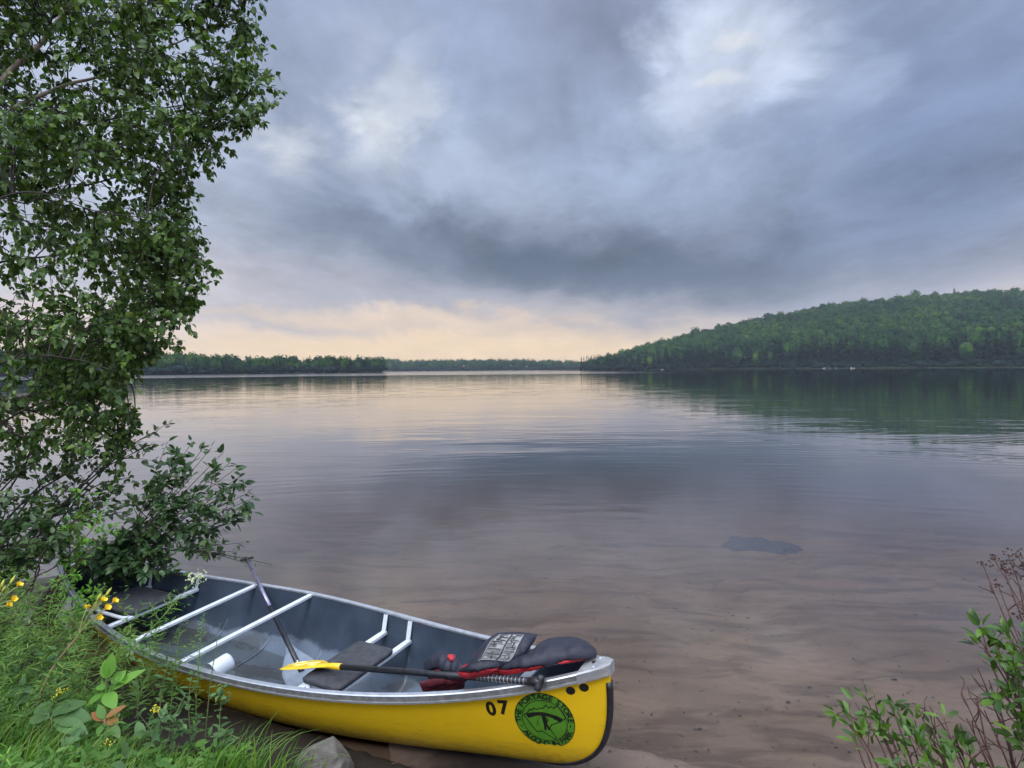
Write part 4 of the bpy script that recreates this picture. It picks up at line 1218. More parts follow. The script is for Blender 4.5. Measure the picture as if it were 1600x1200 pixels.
class Foliage:
    def __init__(s): s.b = []; s.d = []; s.n = []; s.L = []; s.W = []
    def add(s, b, d, nr, L, W): s.b.append(b); s.d.append(d); s.n.append(nr); s.L.append(L); s.W.append(W)
    def build(s, name, mat, parent, **k):
        return leaf_cloud(name, *[np.concatenate(q) for q in (s.b, s.d, s.n, s.L, s.W)], mat, parent, **k)
def birch():
    rg = np.random.default_rng(17)
    root = Vector((-5.0, 4.35, gz(-5.0, 4.35)))
    e = empty('birch_tree', root, 'leafy birch tree leaning out over the lake above the stern of the canoe', 'tree')
    O = np.array(root)
    tr = curve([root - Vector((0, 0, .15)), root + Vector((.12, .05, 1.2)), root + Vector((.35, .1, 2.6)), root + Vector((.5, .2, 4.2)), root + Vector((.7, .3, 6.2))], 16)
    b = MB(); b.tube([p - root for p in tr], [.12 - .09 * i / (len(tr) - 1) for i in range(len(tr))], 10); b.build('trunk', M['bark_pale'], e)
    limbs = []
    specs = [(7, [(-60, 210, 4.5), (15, 112, 4.65), (62, 70, 4.75), (100, 18, 4.9), (180, -90, 5.1), (260, -200, 5.3)], .030, .012),
             (6, [(-40, 220, 4.6), (85, 140, 4.8), (160, 118, 5.0), (270, 70, 5.2), (380, 20, 5.4)], .020, .005),
             (6, [(20, 230, 4.9), (120, 200, 5.1), (250, 170, 5.3), (390, 150, 5.5)], .016, .004),
             (5, [(-40, 330, 4.6), (90, 300, 4.9), (200, 270, 5.0), (300, 215, 5.0)], .014, .004),
             (4, [(-60, 440, 4.7), (80, 400, 5.0), (220, 390, 5.1), (320, 415, 5.2)], .012, .004),
             (3, [(-60, 560, 4.7), (60, 520, 4.9), (170, 500, 5.0), (280, 515, 5.1)], .012, .004),
             (2, [(-60, 700, 4.7), (40, 640, 4.9), (130, 610, 5.0), (205, 600, 5.1)], .012, .004),
             (6, [(-60, 350, 4.2), (40, 300, 4.0), (150, 330, 4.0), (230, 340, 4.1)], .010, .003),
             (3, [(-70, 620, 4.3), (20, 560, 4.2), (110, 560, 4.1), (180, 580, 4.1)], .010, .003)]
    for ti, pts, r0, r1 in specs:
        c = curve([tr[min(ti, len(tr) - 1)]] + [at(*p) for p in pts], 20)
        rr = [max(r1, r0 * (1 - .85 * i / (len(c) - 1))) for i in range(len(c))]
        b = MB(); b.tube([p - root for p in c], rr, 8); b.build('limb', M['bark_pale' if len(limbs) < 2 else 'bark_dark'], e); limbs.append(c)
    LP = np.array([tuple(p) for c in limbs for p in c[3:]])
    tw = MB(); fo = Foliage(); ncl = 0; tries = 0
    while ncl < 365 and tries < 9000:
        tries += 1
        py = rg.uniform(-230, 690); xm = np.interp(py, BX[:, 0], BX[:, 1])
        px = xm - 26 - (xm + 200) * rg.uniform(0, 1) ** 1.25
        if px < -230: continue
        if 370 < py < 520 and -40 < px < 75 and rg.uniform() < .4: continue
        if py > 560 and rg.uniform() < .35: continue
        edge = np.clip((xm - px) / 200, 0.15, 1)
        Y = 4.95 + rg.uniform(-.95, 1.0) * edge
        c = at(px, py, Y); ncl += 1
        i = np.argmin(((LP - np.array(c)) ** 2).sum(1) + .6 * np.maximum(0, LP[:, 2] - c.z - .2)); s = Vector(LP[i])
        br = branchy(rg, s, c, .05, .05)
        tw.tube([p - root for p in br], np.linspace(.0058, .0028, len(br)), 5, cap=False)
        nt = rg.integers(6, 10)
        for _ in range(nt):
            st = br[rg.integers(len(br) // 2, len(br))]
            for _k in range(12):
                tip = c + Vector((rg.normal(.05, .24), rg.normal(0, .22), rg.normal(-.10, .17)))
                tp = proj(tip); 
                if tp[0] < np.interp(tp[1], BX[:, 0], BX[:, 1]) + 3: break
            else: continue
            t = branchy(rg, st, tip, .06, .07)
            tw.tube([p - root for p in t], np.linspace(.0032, .0014, len(t)), 4, cap=False)
            n = int(rg.integers(16, 26))
            bb, dd = leaves_on(rg, t, n, .05, .55, .55)
            fo.add(bb - O, dd, rg.normal(0, .55, (n, 3)) + np.array([.0, -.35, .75]), *(lambda l: (l, l * rg.uniform(.66, .86, n)))(rg.uniform(.027, .062, n)))
    tw.build('twigs', M['bark_dark'], e)['kind'] = 'stuff'
    o = fo.build('crown', M['birch_leaf'], e, fold=.16, curl=.2)
    print('birch leaves', len(o.data.vertices) // 8)
birch()

# ---------------------------------------------------------------- shrubs
def shrub(name, label, cat, root, tips, seed, bark, leafm, L=(.04, .06), Wd=(.45, .6), n=14, sub=5, subr=.16, r0=.012, arch=.12, droop=.15, spread=.6, via=None, group=None, leafy=True, t0=.2, up=.7, wig=.05, round_=0., bias=1.):
    n0 = n; rg = np.random.default_rng(seed); root = Vector(root); O = np.array(root)
    e = empty(name, root, label, cat, group)
    tw = MB(); fo = Foliage()
    for tip in tips:
        tip = at(*tip); v = [at(*q) for q in via(tip)] if via else []
        a = root + Vector((rg.normal(0, .03), rg.normal(0, .03), -.05))
        mids = [a.lerp(tip, t) + Vector((rg.normal(0, wig), rg.normal(0, wig), rg.normal(0, wig) + arch * math.sin(math.pi * t))) for t in (.3, .55, .8)]
        c = curve([a] + (v or mids) + [tip], 16)
        tw.tube([p - root for p in c], np.linspace(r0, max(.0016, r0 * .16), len(c)), 6, cap=False)
        runs = [c[int(len(c) * .62):]]
        for _ in range(sub):
            k = rg.integers(int(len(c) * .5), len(c) - 1); st = c[k]
            d = (c[min(k + 1, len(c) - 1)] - c[k - 1]).normalized()
            en = st + (d * .7 + Vector((rg.normal(0, .6), rg.normal(0, .6), rg.normal(.1, .5)))).normalized() * subr * rg.uniform(.5, 1.2)
            t = branchy(rg, st, en, .05, .05); tw.tube([p - root for p in t], np.linspace(max(.0022, r0 * .3), .0012, len(t)), 4, cap=False); runs.append(t)
        if leafy:
            for t in runs + [[t[-2].lerp(t[-1], .6), t[-1]] for t in [c] + runs[1:]] :
                n = n0 if len(t) > 2 else (max(3, n0 // 4) if n0 > 4 else 1)
                bb, dd = leaves_on(rg, t, n, .05, spread, droop, t0, bias)
                l = rg.uniform(*L, n)
                fo.add(bb - O, dd, rg.normal(0, .45, (n, 3)) + np.array([0, -.2, up]), l, l * rg.uniform(*Wd, n))
    if hasattr(tw, 'v') and tw.v: s = tw.build('stems', bark, e); s['kind'] = 'stuff'
    if leafy: fo.build('foliage', leafm, e, fold=.15, curl=.22, round_=round_)
    return e
rootA = at(60, 905, 4.75); rootA.z = gz(rootA.x, rootA.y)
def bez(*pts):
    return lambda tip: pts
# broad-leaved bush leaning over the stern
vtips = [(300, 690, 4.75), (330, 700, 4.6), (360, 722, 4.7), (375, 745, 4.65), (392, 768, 4.7), (385, 792, 4.6), (370, 815, 4.7), (380, 848, 4.5), (345, 850, 4.6), (345, 820, 4.6), (396, 778, 4.6), (386, 752, 4.7), (368, 732, 4.6), (350, 706, 4.7), (394, 800, 4.7), (316, 702, 4.65), (355, 765, 4.6), (330, 800, 4.5), (262, 690, 4.9), (285, 715, 4.7), (300, 745, 4.55), (250, 740, 4.7), (325, 770, 4.5), (290, 785, 4.7), (330, 740, 4.8), (355, 785, 4.85), (235, 775, 4.7), (310, 835, 4.6), (212, 885, 4.45), (248, 893, 4.4), (283, 900, 4.4), (262, 872, 4.5)]
shrub('viburnum_shrub', 'dark broad-leaved bush arching over the stern end of the canoe', 'shrub', rootA, vtips, 31, M['bark_dark'], M['bush_leaf'], (.045, .085), (.5, .66), 9, 5, .17, .011, droop=.05, via=lambda tip: [(110, 880, 4.7), (185, 868, 4.65)], up=1.0, bias=.5)
shrub('viburnum_shrub', 'thin nearly bare branch tips dangling toward the propped paddle grip', 'shrub', rootA, [(425, 882, 4.5), (385, 880, 4.5), (365, 862, 4.5), (330, 875, 4.5)], 32, M['bark_dark'], M['bush_leaf'], (.02, .035), (.5, .6), 4, 4, .10, .008, via=lambda tip: [(150, 872, 4.65), (240, 862, 4.55), (310, 860, 4.5)])
# alder tangle below the birch
rootB = at(-60, 900, 4.9); rootB.z = gz(rootB.x, rootB.y)
atips = [(20, 690, 5.2), (60, 660, 5.1), (110, 680, 5.2), (150, 700, 5.1), (190, 690, 5.0), (225, 700, 4.95), (240, 675, 5.1), (30, 740, 5.2), (80, 730, 5.0), (130, 745, 5.2), (170, 750, 5.0), (205, 745, 5.1), (100, 790, 5.0), (150, 790, 5.1), (60, 790, 4.9), (10, 780, 5.1), (-20, 720, 5.2), (190, 800, 5.0), (40, 830, 4.9), (120, 830, 4.9)]
shrub('alder_shrub', 'open alder shrub with many fine grey stems below the birch', 'shrub', rootB, atips, 33, M['bark_dark'], M['alder_leaf'], (.04, .065), (.6, .78), 7, 5, .24, .014, arch=.1, spread=.7)
rootC = at(-70, 930, 4.2); rootC.z = gz(rootC.x, rootC.y)
ltips = [(10, 775, 4.2), (40, 800, 4.2), (70, 825, 4.2), (20, 830, 4.2), (60, 850, 4.1), (95, 845, 4.2), (-20, 810, 4.2), (10, 865, 4.1), (50, 880, 4.2)]
shrub('leafy_shrub', 'low green shrub at the left edge in front of the alder stems', 'shrub', rootC, ltips, 34, M['bark_dark'], M['alder_leaf'], (.05, .08), (.5, .65), 12, 4, .18, .009, arch=.05, up=1.1)
stips = [(145, 775, 4.3), (165, 790, 4.3), (178, 826, 4.25), (130, 800, 4.3), (155, 812, 4.25), (100, 850, 4.25), (130, 870, 4.2)]
shrub('sapling', 'bright green sapling sprigs in front of the alder above the stern', 'sapling', rootC + Vector((.35, -.1, 0)), stips, 35, M['twig_red'], M['fresh_leaf'], (.035, .055), (.4, .5), 12, 2, .1, .006, arch=.05, up=1.2, group=None)
shrub('sapling', 'brownish withered sprigs beside the far gunwale of the stern', 'sapling', rootA + Vector((.1, .25, 0)), [(165, 845, 4.95), (185, 850, 4.95), (195, 835, 5.0), (175, 862, 4.95)], 36, M['twig_red'], M['rust_leaf'], (.025, .04), (.35, .5), 7, 3, .1, .005, arch=.08)
# right-hand shore bushes
def groot(x, y): return Vector((x, y, gz(x, y)))
GL, GW = (.030, .050), (.28, .40)
shrub('sweet_gale_bush', 'small leafy bush with a few sprays at the lower right shore, farthest to the left', 'bush', groot(1.30, 1.75), [(1328, 1115, 2.0), (1336, 1098, 2.02), (1352, 1088, 2.02), (1368, 1098, 2.0), (1392, 1100, 2.05), (1402, 1112, 2.05), (1330, 1135, 1.98), (1380, 1125, 2.0), (1345, 1150, 1.97)], 41, M['twig_red'], M['gale_leaf'], GL, GW, 5, 1, .08, .006, droop=-.25, spread=.45, t0=.45, arch=.0, up=.6, wig=.02, round_=.6)
shrub('sweet_gale_bush', 'bright green leafy bush at the bottom right between the two bare-twig clumps', 'bush', groot(1.42, 1.55), [(1415, 1140, 1.9), (1432, 1150, 1.9), (1455, 1135, 1.92), (1475, 1122, 1.9), (1492, 1150, 1.9), (1505, 1165, 1.85), (1440, 1170, 1.85), (1470, 1175, 1.85), (1412, 1178, 1.85), (1520, 1185, 1.85), (1395, 1190, 1.85), (1450, 1195, 1.8), (1490, 1195, 1.8)], 42, M['twig_red'], M['gale_leaf'], GL, GW, 5, 1, .09, .006, droop=-.3, spread=.5, t0=.3, arch=.0, up=.6, wig=.02, round_=.6)
shrub('sweet_gale_bush', 'tall leafy bush cut by the right edge of the view', 'bush', groot(1.62, 1.5), [(1532, 980, 1.86), (1530, 997, 1.86), (1555, 1000, 1.85), (1572, 988, 1.86), (1590, 985, 1.86), (1600, 1012, 1.82), (1582, 1022, 1.8), (1605, 1040, 1.8), (1590, 1060, 1.78), (1620, 1000, 1.8), (1610, 1080, 1.76), (1585, 1090, 1.78), (1572, 1112, 1.76), (1600, 1120, 1.75), (1565, 1040, 1.82), (1630, 1130, 1.75), (1590, 1150, 1.72)], 43, M['twig_red'], M['gale_leaf'], (.036, .056), GW, 6, 1, .08, .006, droop=-.3, spread=.5, t0=.4, arch=.0, up=.6, wig=.02, round_=.6)
shrub('bare_bush', 'leafless reddish brown twigs at the bottom right in front of the tall leafy bush', 'bush', groot(1.50, 1.62), [(1528, 1044, 1.95), (1545, 1062, 1.95), (1503, 1083, 1.95), (1526, 1090, 1.9), (1434, 1106, 1.95), (1452, 1104, 1.95), (1510, 1122, 1.9), (1500, 1130, 1.9), (1560, 1095, 1.9), (1538, 1110, 1.9), (1488, 1150, 1.9)], 44, M['twig_red'], None, leafy=False, sub=6, subr=.09, r0=.0055, arch=-.03, wig=.015)
def dried_head():
    e = shrub('meadowsweet', 'dry brown flower heads on thin stems at the right edge over the water', 'dried flower', groot(1.72, 1.6), [(1535, 880, 2.05), (1551, 870, 2.06), (1566, 884, 2.05), (1575, 868, 2.07), (1590, 866, 2.07), (1598, 880, 2.05), (1558, 910, 2.05), (1562, 962, 2.0), (1592, 960, 2.0), (1588, 898, 2.04)], 45, M['twig_red'], None, leafy=False, sub=3, subr=.06, r0=.0042, arch=.05, wig=.012)
    rg = np.random.default_rng(46); b = MB(); O = e.location
    for tip in [(1535, 880, 2.05), (1551, 870, 2.06), (1566, 884, 2.05), (1575, 868, 2.07), (1590, 866, 2.07), (1598, 880, 2.05), (1558, 910, 2.05), (1592, 960, 2.0), (1588, 898, 2.04), (1570, 893, 2.05), (1580, 880, 2.06)]:
        c = at(*tip) - O
        for _ in range(13): b.blob(c + Vector((rg.normal(0, .011), rg.normal(0, .011), rg.normal(0, .008))), rg.uniform(.0022, .0045), 5)
    b.build('flower_heads', M['dryflower'], e, False)['kind'] = 'stuff'
dried_head()

# ---------------------------------------------------------------- plants of the left bank
def canoe_clear(x, y, m=.05):
    p = MCI @ Vector((x, y, .3)); return abs(p.x) > CL / 2 or abs(p.y) > cw(p.x) + m
def bank_points(rg, n, x0, x1, y0, y1, cond):
    out = []
    while len(out) < n:
        x, y = rg.uniform(x0, x1), rg.uniform(y0, y1)
        if canoe_clear(x, y) and (MCI @ Vector((x, y, .3))).y < 0 and cond(x, y): out.append((x, y))
    return np.array(out)
def veg(x, y):
    """where the bank is grown over: up to the void under the hull"""
    p = MCI @ Vector((x, y, .3)); edge = -.80 - .08 * math.sin(p.x * 5) - .05 * math.sin(p.x * 13) + .22 * min(1, max(0, (-1.7 - p.x) / .5))
    return p.y < edge and x < -1.0 - (2.95 - y) * .42 + .06 * math.sin(y * 17)
def low(P):
    """plants stay shorter close to the hull"""
    out = []
    for x, y in P:
        p = MCI @ Vector((x, y, .3)); out.append(min(1, max(.30, (-p.y - .62) / .75)) if p.x > -1.75 else 1.)
    return np.array(out)
def blades(name, P, h, w, lean, mat, rg, seg=4, kind='stuff', parent=None, org=(0, 0, 0), bend=.5):
    n = len(P); z = ground_z(P[:, 0], P[:, 1]) - .02
    base = np.column_stack([P, z]) - np.array(org)
    a = rg.uniform(0, 2 * math.pi, n); dirh = np.stack([np.cos(a), np.sin(a), 0 * a], 1) * rg.uniform(.15, 1, (n, 1)) * bend + np.array(lean)
    side = np.stack([-np.sin(a + .5), np.cos(a + .5), 0 * a], 1)
    V = []
    for i in range(seg + 1):
        t = i / seg
        c = base + np.array([0, 0, 1.]) * (h * (t - .18 * t * t))[:, None] + dirh * (h * t * t)[:, None]
        c[:, 2] -= h * .22 * t ** 3 * np.linalg.norm(dirh, axis=1) * 1.5
        ww = (w * (1 - t ** 1.6) * .5 + .0003)[:, None]
        V += [c - side * ww, c + side * ww]
    V = np.stack(V, 1).reshape(-1, 3); k = 2 * (seg + 1); o = (np.arange(n) * k)[:, None]
    Q = np.concatenate([o + np.array([[2 * i, 2 * i + 1, 2 * i + 3, 2 * i + 2]]) for i in range(seg)])
    ob = link(name, np_mesh(name, V, [Q], [mat]), parent)
    if kind: ob['kind'] = kind
    return ob
rg = np.random.default_rng(51)
P = bank_points(rg, 6500, -4.2, -.75, 1.55, 4.2, veg)
hh = rg.uniform(.10, .27, len(P)) * (1 + .35 * np.sin(P[:, 0] * 6) * np.sin(P[:, 1] * 5))
blades('grass', P, hh * low(P), rg.uniform(.0025, .006, len(P)), (.10, -.02, 0), M['grass'], rg)
P = bank_points(rg, 2600, -2.3, -.75, 1.7, 2.75, veg)
blades('grass', P, rg.uniform(.16, .38, len(P)) * low(P), rg.uniform(.003, .007, len(P)), (.16, .02, 0), M['grass'], rg)
P = np.array([(x, y) for x, y in zip(rg.uniform(-7.5, -3.2, 9000), rg.uniform(1.0, 6.5, 9000)) if ground_z(x, y) > .05 and canoe_clear(x, y) and (MCI @ Vector((x, y, .3))).y < -.5][:4200])
blades('grass', P, rg.uniform(.12, .34, len(P)), rg.uniform(.004, .008, len(P)), (.08, 0, 0), M['grass'], rg)
# feathery growth at the left edge
def feathery():
    rg = np.random.default_rng(52); fo = Foliage(); n = 360
    P = bank_points(rg, n, -3.7, -1.75, 2.3, 4.3, lambda x, y: (MCI @ Vector((x, y, .3))).y < -.50 and x < -1.75 - .25 * (3.2 - y))
    for x, y in P:
        h = rg.uniform(.34, .60); lx, ly = rg.normal(.12, .12), rg.normal(0, .08); z = gz(x, y)
        k = 46; t = rg.uniform(.1, 1, k)
        base = np.stack([x + lx * t * t, y + ly * t * t, z + h * t], 1)
        a = rg.uniform(0, 6.28, k)
        d = np.stack([np.cos(a), np.sin(a), rg.uniform(.1, .9, k)], 1)
        L = (.075 * (1.1 - t * .7)) * rg.uniform(.6, 1.3, k)
        fo.add(base, d, rg.normal(0, .4, (k, 3)) + np.array([0, 0, 1.]), L, np.full(k, .0055) * rg.uniform(.6, 1.3, k))
    o = fo.build('feathery_ground_cover', M['feather'], None, fold=.1, curl=.3); o['kind'] = 'stuff'
feathery()
def low_cover():
    rg = np.random.default_rng(53); fo = Foliage()
    P = bank_points(rg, 1500, -4.0, -.95, 1.7, 4.1, veg)
    for x, y in P:
        z = gz(x, y) + rg.uniform(.01, .16) * float(low([(x, y)])[0]); k = rg.integers(3, 6); a = rg.uniform(0, 6.28) + np.arange(k) * 6.28 / k
        d = np.stack([np.cos(a), np.sin(a), rg.uniform(.0, .5, k)], 1)
        L = rg.uniform(.025, .055, k)
        fo.add(np.tile([x, y, z], (k, 1)), d, np.tile([0, -.2, 1.], (k, 1)) + rg.normal(0, .25, (k, 3)), L, L * rg.uniform(.35, .6, k))
    fo.build('ground_cover', M['herb_leaf'], None, fold=.15)['kind'] = 'stuff'
low_cover()

def herb(name, label, cat, root, top, seed, leafm, stemm='stem_green', n=14, L=(.04, .07), W=.35, t0=.1, bend=.05, droop=.0, r=.0032, whorl=0, group=None, flower=None, taper=.5, sprigs=0, up=1.0):
    rg = np.random.default_rng(seed); root = Vector(root); top = Vector(top); e = empty(name, root, label, cat, group)
    c = curve([Vector((0, 0, -.02)), (top - root) * .5 + Vector((-bend * .5, 0, bend)), top - root], 12)
    st = MB(); st.tube(c, np.linspace(r, r * .4, len(c)), 6, cap=False)
    fo = Foliage()
    def place(c, n, s=1.):
        for i in range(n):
            t = t0 + (1 - t0) * (i + .5) / n; x = t * (len(c) - 1); k = min(int(x), len(c) - 2); p = c[k].lerp(c[k + 1], x - k); ax = (c[k + 1] - c[k]).normalized()
            for w in range(max(1, whorl)):
                a = i * 2.4 + w * (6.283 / max(1, whorl)) + rg.normal(0, .25); u, v = frame(ax)
                d = (u * math.cos(a) + v * math.sin(a)) + ax * rg.uniform(.2, .8) - Vector((0, 0, droop))
                l = rg.uniform(*L) * (1 - taper * t) * s
                fo.add(np.array([p]), np.array([d]), np.array([ax]) * up + rg.normal(0, .15, (1, 3)) + np.array([[0, -.15, .2]]), np.array([l]), np.array([l * W * rg.uniform(.85, 1.15)]))
    place(c, n)
    for _ in range(sprigs):
        k = rg.integers(3, len(c) - 2); en = c[k] + Vector((rg.normal(.02, .06), rg.normal(0, .06), rg.uniform(.04, .12)))
        t = curve([c[k], en], 5); st.tube(t, np.linspace(r * .5, r * .25, len(t)), 4, cap=False); place(t, max(3, n // 3), .8)
    st.build('stem', M[stemm], e); fo.build('leaves', M[leafm], e, fold=.14, curl=.25)
    if flower:
        fm, k, sp, rr_ = flower; b = MB()
        for _ in range(k): b.blob((top - root) + Vector((rg.normal(0, sp), rg.normal(0, sp), rg.normal(0, sp * .7))), rg.uniform(.6, 1.3) * rr_, 5)
        b.build('flower_head', M[fm], e, False)['kind'] = 'stuff'
    return e
def gp(px, py, Y):
    """bank point under that pixel column"""
    p = at(px, py, Y); return Vector((p.x, p.y, gz(p.x, p.y)))
def primrose(label, base, fork, heads, seed):
    rg = np.random.default_rng(seed); root = gp(*base); e = empty('evening_primrose', root, label, 'flower')
    f = at(*fork) - root
    b = MB(); b.tube(curve([Vector((0, 0, -.02)), f * .5 + Vector((-.03, 0, .03)), f], 12), np.linspace(.0065, .0045, 13), 8); b.build('stem', M['stem_pink'], e)
    for hpx, hpy, kind in heads:
        h = at(hpx, hpy, fork[2] + rg.uniform(-.05, .05)) - root; d = (h - f).normalized()
        s = MB(); s.tube(curve([f - d * .01, f.lerp(h, .5) + Vector((rg.normal(0, .006), 0, .012)), h], 8), [.0026, .0022, .0020, .0020, .0020, .0022, .0024, .0026, .003], 6); fl = s.build('flower_tube', M['stem_pale'], e)
        p = MB(); u, w = frame(d)
        if kind == 'bud':
            p.tube([h - d * .004, h + d * .012, h + d * .028, h + d * .042], [.003, .0065, .0055, .001], 7); p.build('bud', M['bud'], fl)
        else:
            for k in range(5):
                a = k * 1.256 + rg.uniform(0, .4); o = u * math.cos(a) + w * math.sin(a)
                p.leaf(h, d * .75 + o * .65, d - o, .028, .024, -.1, .2, 4, peak=.6)
            p.build('petals', M['petal'], fl)
    fo = Foliage()
    for i in range(16):
        t = .15 + .75 * i / 16; a = i * 2.4; q = f * t
        l = rg.uniform(.04, .08); fo.add(np.array([q]), np.array([[math.cos(a), math.sin(a), .5]]), np.array([[0, 0, 1.]]), np.array([l]), np.array([l * .28]))
    fo.build('leaves', M['herb_leaf'], e)
primrose('evening primrose with open yellow flowers in front of the stern gunwale', (45, 1150, 2.75), (122, 993, 2.9), [(152, 938, 'bud'), (166, 930, 'bud'), (159, 941, 'open'), (176, 942, 'open'), (165, 952, 'open'), (135, 953, 'open'), (152, 968, 'open'), (146, 950, 'bud')], 61)
primrose('evening primrose with yellow flowers cut by the left edge of the view', (-60, 1100, 2.9), (-12, 958, 2.95), [(27, 917, 'open'), (16, 912, 'bud'), (18, 938, 'open'), (9, 947, 'open'), (4, 925, 'bud'), (2, 918, 'bud')], 62)
def bigleaf(name, label, cat, root, leaves, leafm, stemm, seed, peak=.45):
    """plant whose single leaves can be told apart: each leaf from base pixel to tip pixel"""
    rg = np.random.default_rng(seed); root = Vector(root); e = empty(name, root, label, cat); st = MB()
    hub = at(*leaves[0][0]) - root
    for (a, t, w, tilt) in leaves:
        A, T = at(*a) - root, at(*t) - root; d = T - A
        if (A - hub).length > .002: st.tube(curve([hub * .6, A], 6), .0022, 5, cap=False)
        b = MB(); b.leaf(A, d, Vector((tilt, -.45, 1)), d.length, w, rg.uniform(.08, .3), .16, 8, peak=peak); b.build('leaf', leafm if not isinstance(leafm, list) else leafm[int(rg.integers(len(leafm)))], e)
    st.tube(curve([Vector((0, 0, -.02)), hub * .5 + Vector((.01, 0, .01)), hub], 8), .0032, 6); st.build('stem', M[stemm], e)
    return e
Y = 2.72
bigleaf('ash_seedling', 'bright green seedling with large pointed leaves beside the hull', 'seedling', gp(160, 1170, 2.7), [((166, 1082, Y), (224, 1042, Y + .06), .055, .1), ((166, 1082, Y), (178, 1103, Y - .08), .06, .0), ((164, 1083, Y), (131, 1101, Y - .05), .045, -.3), ((165, 1075, Y), (149, 1072, Y), .035, -.4), ((166, 1060, Y), (162, 1031, Y + .03), .05, -.5), ((168, 1060, Y), (175, 1020, Y + .02), .05, .4), ((168, 1058, Y), (182, 1036, Y + .06), .03, .3), ((175, 1070, Y), (196, 1046, Y + .05), .05, .2), ((178, 1060, Y), (208, 1063, Y + .05), .045, .3)], M['fresh_leaf'], 'stem_green', 71)
Y = 2.6
bigleaf('rusty_plant', 'plant with rust and yellow leaves in front of the hull', 'plant', gp(165, 1185, 2.58), [((163, 1124, Y), (152, 1100, Y + .02), .036, -.2), ((165, 1122, Y), (196, 1100, Y + .04), .032, .2), ((162, 1126, Y), (142, 1112, Y + .02), .034, -.4), ((164, 1130, Y), (152, 1148, Y - .06), .04, -.3), ((168, 1130, Y), (186, 1148, Y - .06), .042, .2), ((167, 1126, Y), (186, 1128, Y), .045, .4), ((160, 1130, Y), (142, 1132, Y), .036, -.3)], [M['rust_leaf'], M['rust_leaf'], M['rust_leaf'], M['herb_leaf'], M['gale_leaf']], 'stem_pink', 72)
Y = 2.55
bigleaf('dock_plant', 'plant with broad grey-green basal leaves left of the rusty one', 'plant', gp(75, 1165, 2.55), [((80, 1120, Y), (135, 1088, Y + .12), .085, .0), ((82, 1125, Y), (144, 1118, Y + .05), .095, .1), ((78, 1122, Y), (45, 1120, Y), .07, -.3), ((84, 1130, Y), (132, 1135, Y - .03), .07, .2), ((76, 1125, Y), (60, 1095, Y + .1), .07, -.2)], M['grey_leaf'], 'stem_green', 73, .5)
# stems that stand out against the canoe
herb('goldenrod', 'upright goldenrod with a leafy spike in front of the centre thwart', 'wildflower', gp(302, 1130, 2.78), at(318, 958, 2.8), 81, 'fresh_leaf', n=44, L=(.035, .05), W=.16, bend=.01, whorl=2)
herb('goldenrod', 'goldenrod with a yellowish tip in front of the stern thwart', 'wildflower', gp(262, 1120, 2.85), at(282, 978, 2.9), 82, 'fresh_leaf', n=34, L=(.03, .045), W=.18, bend=.01, whorl=2)
herb('goldenrod', 'slender goldenrod just right of the upright leafy spike', 'wildflower', gp(318, 1120, 2.85), at(344, 972, 2.9), 83, 'herb_leaf', n=20, L=(.02, .035), W=.16, bend=.01)
herb('boneset', 'long leaning stem with narrow leaves and a cream flower head across the stern', 'wildflower', gp(110, 1075, 3.2), at(308, 902, 3.45), 84, 'fresh_leaf', n=30, L=(.07, .10), W=.17, t0=.3, bend=-.03, sprigs=7, flower=('creamflower', 60, .026, .0055), taper=.3, r=.0048)
herb('boneset', 'smaller narrow-leaved stem crossing the stern gunwale', 'wildflower', gp(150, 1075, 3.1), at(226, 945, 3.2), 85, 'herb_leaf', n=16, L=(.05, .08), W=.16, t0=.3, sprigs=3, taper=.3)
for i, (bx, by, tx, ty, Yy, lab) in enumerate([(250, 1130, 262, 1035, 2.8, 'grey-green leafy sprig against the hull left of the bailer'), (300, 1150, 300, 1050, 2.72, 'grey-green leafy sprig below the goldenrod spike'), (345, 1140, 352, 1072, 2.7, 'grey-green leafy sprig at the gunwale beside the bailer'), (215, 1110, 224, 1010, 2.95, 'grey-green leafy sprig by the end of the stern thwart'), (265, 1160, 290, 1085, 2.66, 'dark leafy sprig low against the yellow hull')]):
    herb('leafy_sprig', lab, 'plant', gp(bx, by, Yy), at(tx, ty, Yy + .05), 90 + i, 'grey_leaf', n=9, L=(.04, .06), W=.5, bend=.03, sprigs=2, whorl=2, taper=.2)
for i, (px, py, Yy, lab) in enumerate([(92, 1082, 2.6, 'small yellow floret cluster above the broad grey leaves'), (246, 1108, 2.62, 'small yellow floret cluster low in front of the hull'), (166, 1160, 2.5, 'small yellow floret cluster below the rusty plant')]):
    herb('goldenrod', lab, 'wildflower', gp(px - 8, py + 60, Yy), at(px, py, Yy), 100 + i, 'herb_leaf', n=16, L=(.03, .05), W=.2, flower=('goldflower', 22, .011, .0035))
shrub('ferny_sprig', 'ferny green sprig reaching over the stern gunwale', 'plant', gp(60, 960, 3.7), [(140, 915, 3.75), (148, 930, 3.7), (120, 905, 3.75), (130, 925, 3.7)], 37, M['stem_green'], M['fresh_leaf'], (.025, .04), (.4, .5), 16, 3, .08, .004, arch=.06, up=1.2, droop=.1)
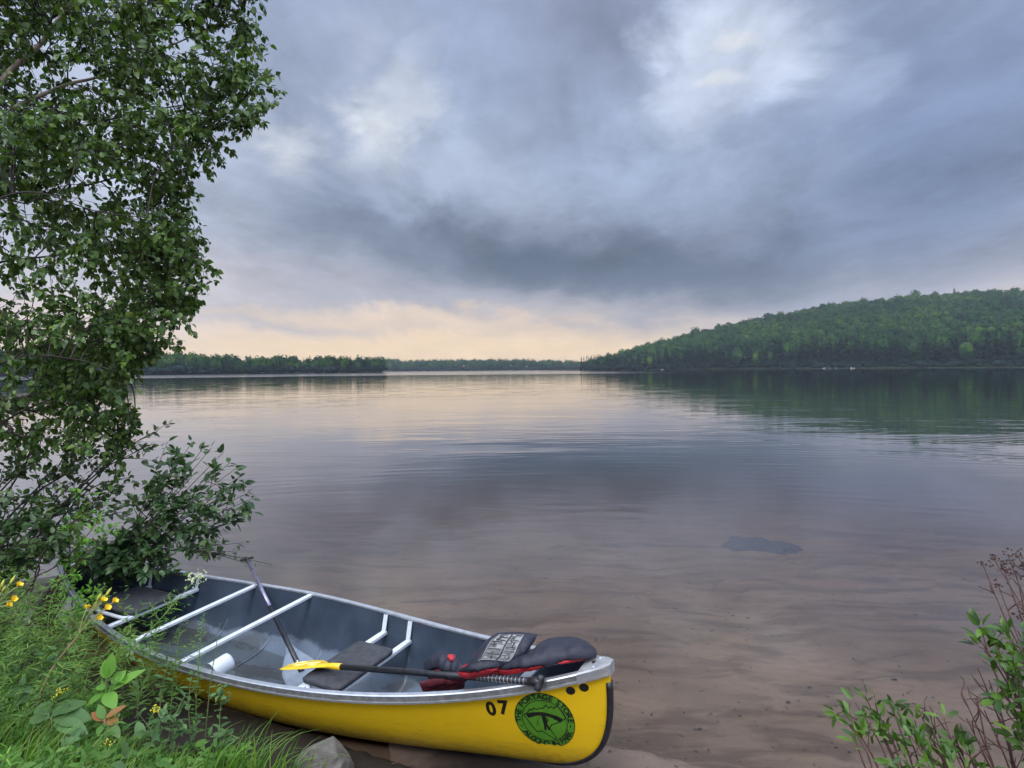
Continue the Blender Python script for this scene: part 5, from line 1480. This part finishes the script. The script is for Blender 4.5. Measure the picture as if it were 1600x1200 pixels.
# the other herbs of the bank
rg = np.random.default_rng(55)
P = bank_points(rg, 84, -3.4, -.95, 1.9, 3.9, veg)
for i, (x, y) in enumerate(P):
    k = i % 3; h = rg.uniform(.16, .36) * float(low([(x, y)])[0])
    root = Vector((x, y, gz(x, y))); top = root + Vector((rg.normal(.05, .07), rg.normal(0, .05), h))
    herb(('leafy_herb', 'narrow_leaved_herb', 'broad_leaved_herb')[k], ('mid-green leafy herb among the grass of the left bank', 'narrow-leaved herb among the grass of the left bank', 'broad-leaved herb among the grass of the left bank')[k], 'herb', root, top, 200 + i, ('herb_leaf', 'fresh_leaf', 'grey_leaf')[k], n=(16, 22, 9)[k], L=((.04, .07), (.05, .08), (.06, .10))[k], W=(.4, .16, .55)[k], sprigs=(3, 2, 1)[k], group=('leafy herbs on the bank', 'narrow-leaved herbs on the bank', 'broad-leaved herbs on the bank')[k], taper=.3)
# grass tufts by the rock
for i, (px, Yy, n, h, lab) in enumerate([(408, 2.52, 40, .32, 'bright grass tuft left of the rock with blades against the dark under the hull'), (448, 2.50, 26, .30, 'bright grass tuft touching the left side of the rock'), (352, 2.55, 44, .28, 'bright grass tuft at the edge of the bank left of the other tufts')]):
    rg = np.random.default_rng(130 + i); c = gp(px, 1200, Yy)
    P = np.column_stack([rg.normal(c.x, .05, n), rg.normal(c.y, .03, n)])
    e = empty('grass_tuft', c, lab, 'grass tuft')
    blades('blades', P, rg.uniform(.5, 1.25, n) * h, rg.uniform(.005, .0095, n), (.30, .05, 0), M['grass'], rg, 6, 'stuff', e, tuple(c), .45)

# ---------------------------------------------------------------- stones and debris
c = at(503, 1184, 2.60); boulder('rock', (c.x, c.y, gz(c.x, c.y) + .015), (.150, .14, .155), 2, M['rock'], 'angular grey-brown rock under the near side of the canoe', 'rock', sub=5)
c = at(45, 893, 5.2); boulder('rock', (c.x, c.y, .0), (.36, .3, .13), 5, M['rock'], 'smooth dark rock in the water left of the stern', 'rock', sub=4, rough=.1)
boulder('submerged_rock', (3.02, 7.6, gz(3.02, 7.6) - .015), (.40, .50, .05), 7, M['sunk_rock'], 'flat dark rock lying under water off the bow', 'rock', sub=5, rough=.9, split=False)
def debris():
    rg = np.random.default_rng(77); n = 1500
    x = rg.uniform(-.6, 4.6, n); y = 2.55 + 5.5 * rg.uniform(0, 1, n) ** 1.3
    ok = np.array([canoe_clear(a, b, .02) for a, b in zip(x, y)]); x, y = x[ok], y[ok]; n = len(x)
    base = np.stack([x, y, ground_z(x, y) + .006], 1); a = rg.uniform(0, 6.28, n)
    d = np.stack([np.cos(a), np.sin(a) * .5, rg.normal(0, .1, n)], 1)
    L = rg.uniform(.006, .03, n) * np.where(rg.uniform(size=n) < .08, 1.7, 1)
    tw = rg.uniform(size=n) < .03; L = np.where(tw, rg.uniform(.06, .26, n), L)
    leaf_cloud('bottom_debris', base, d, np.tile([0, 0, 1.], (n, 1)) + rg.normal(0, .2, (n, 3)), L, np.where(tw, .006, L * rg.uniform(.15, .55, n)), M['bark_dark'])['kind'] = 'stuff'
debris()
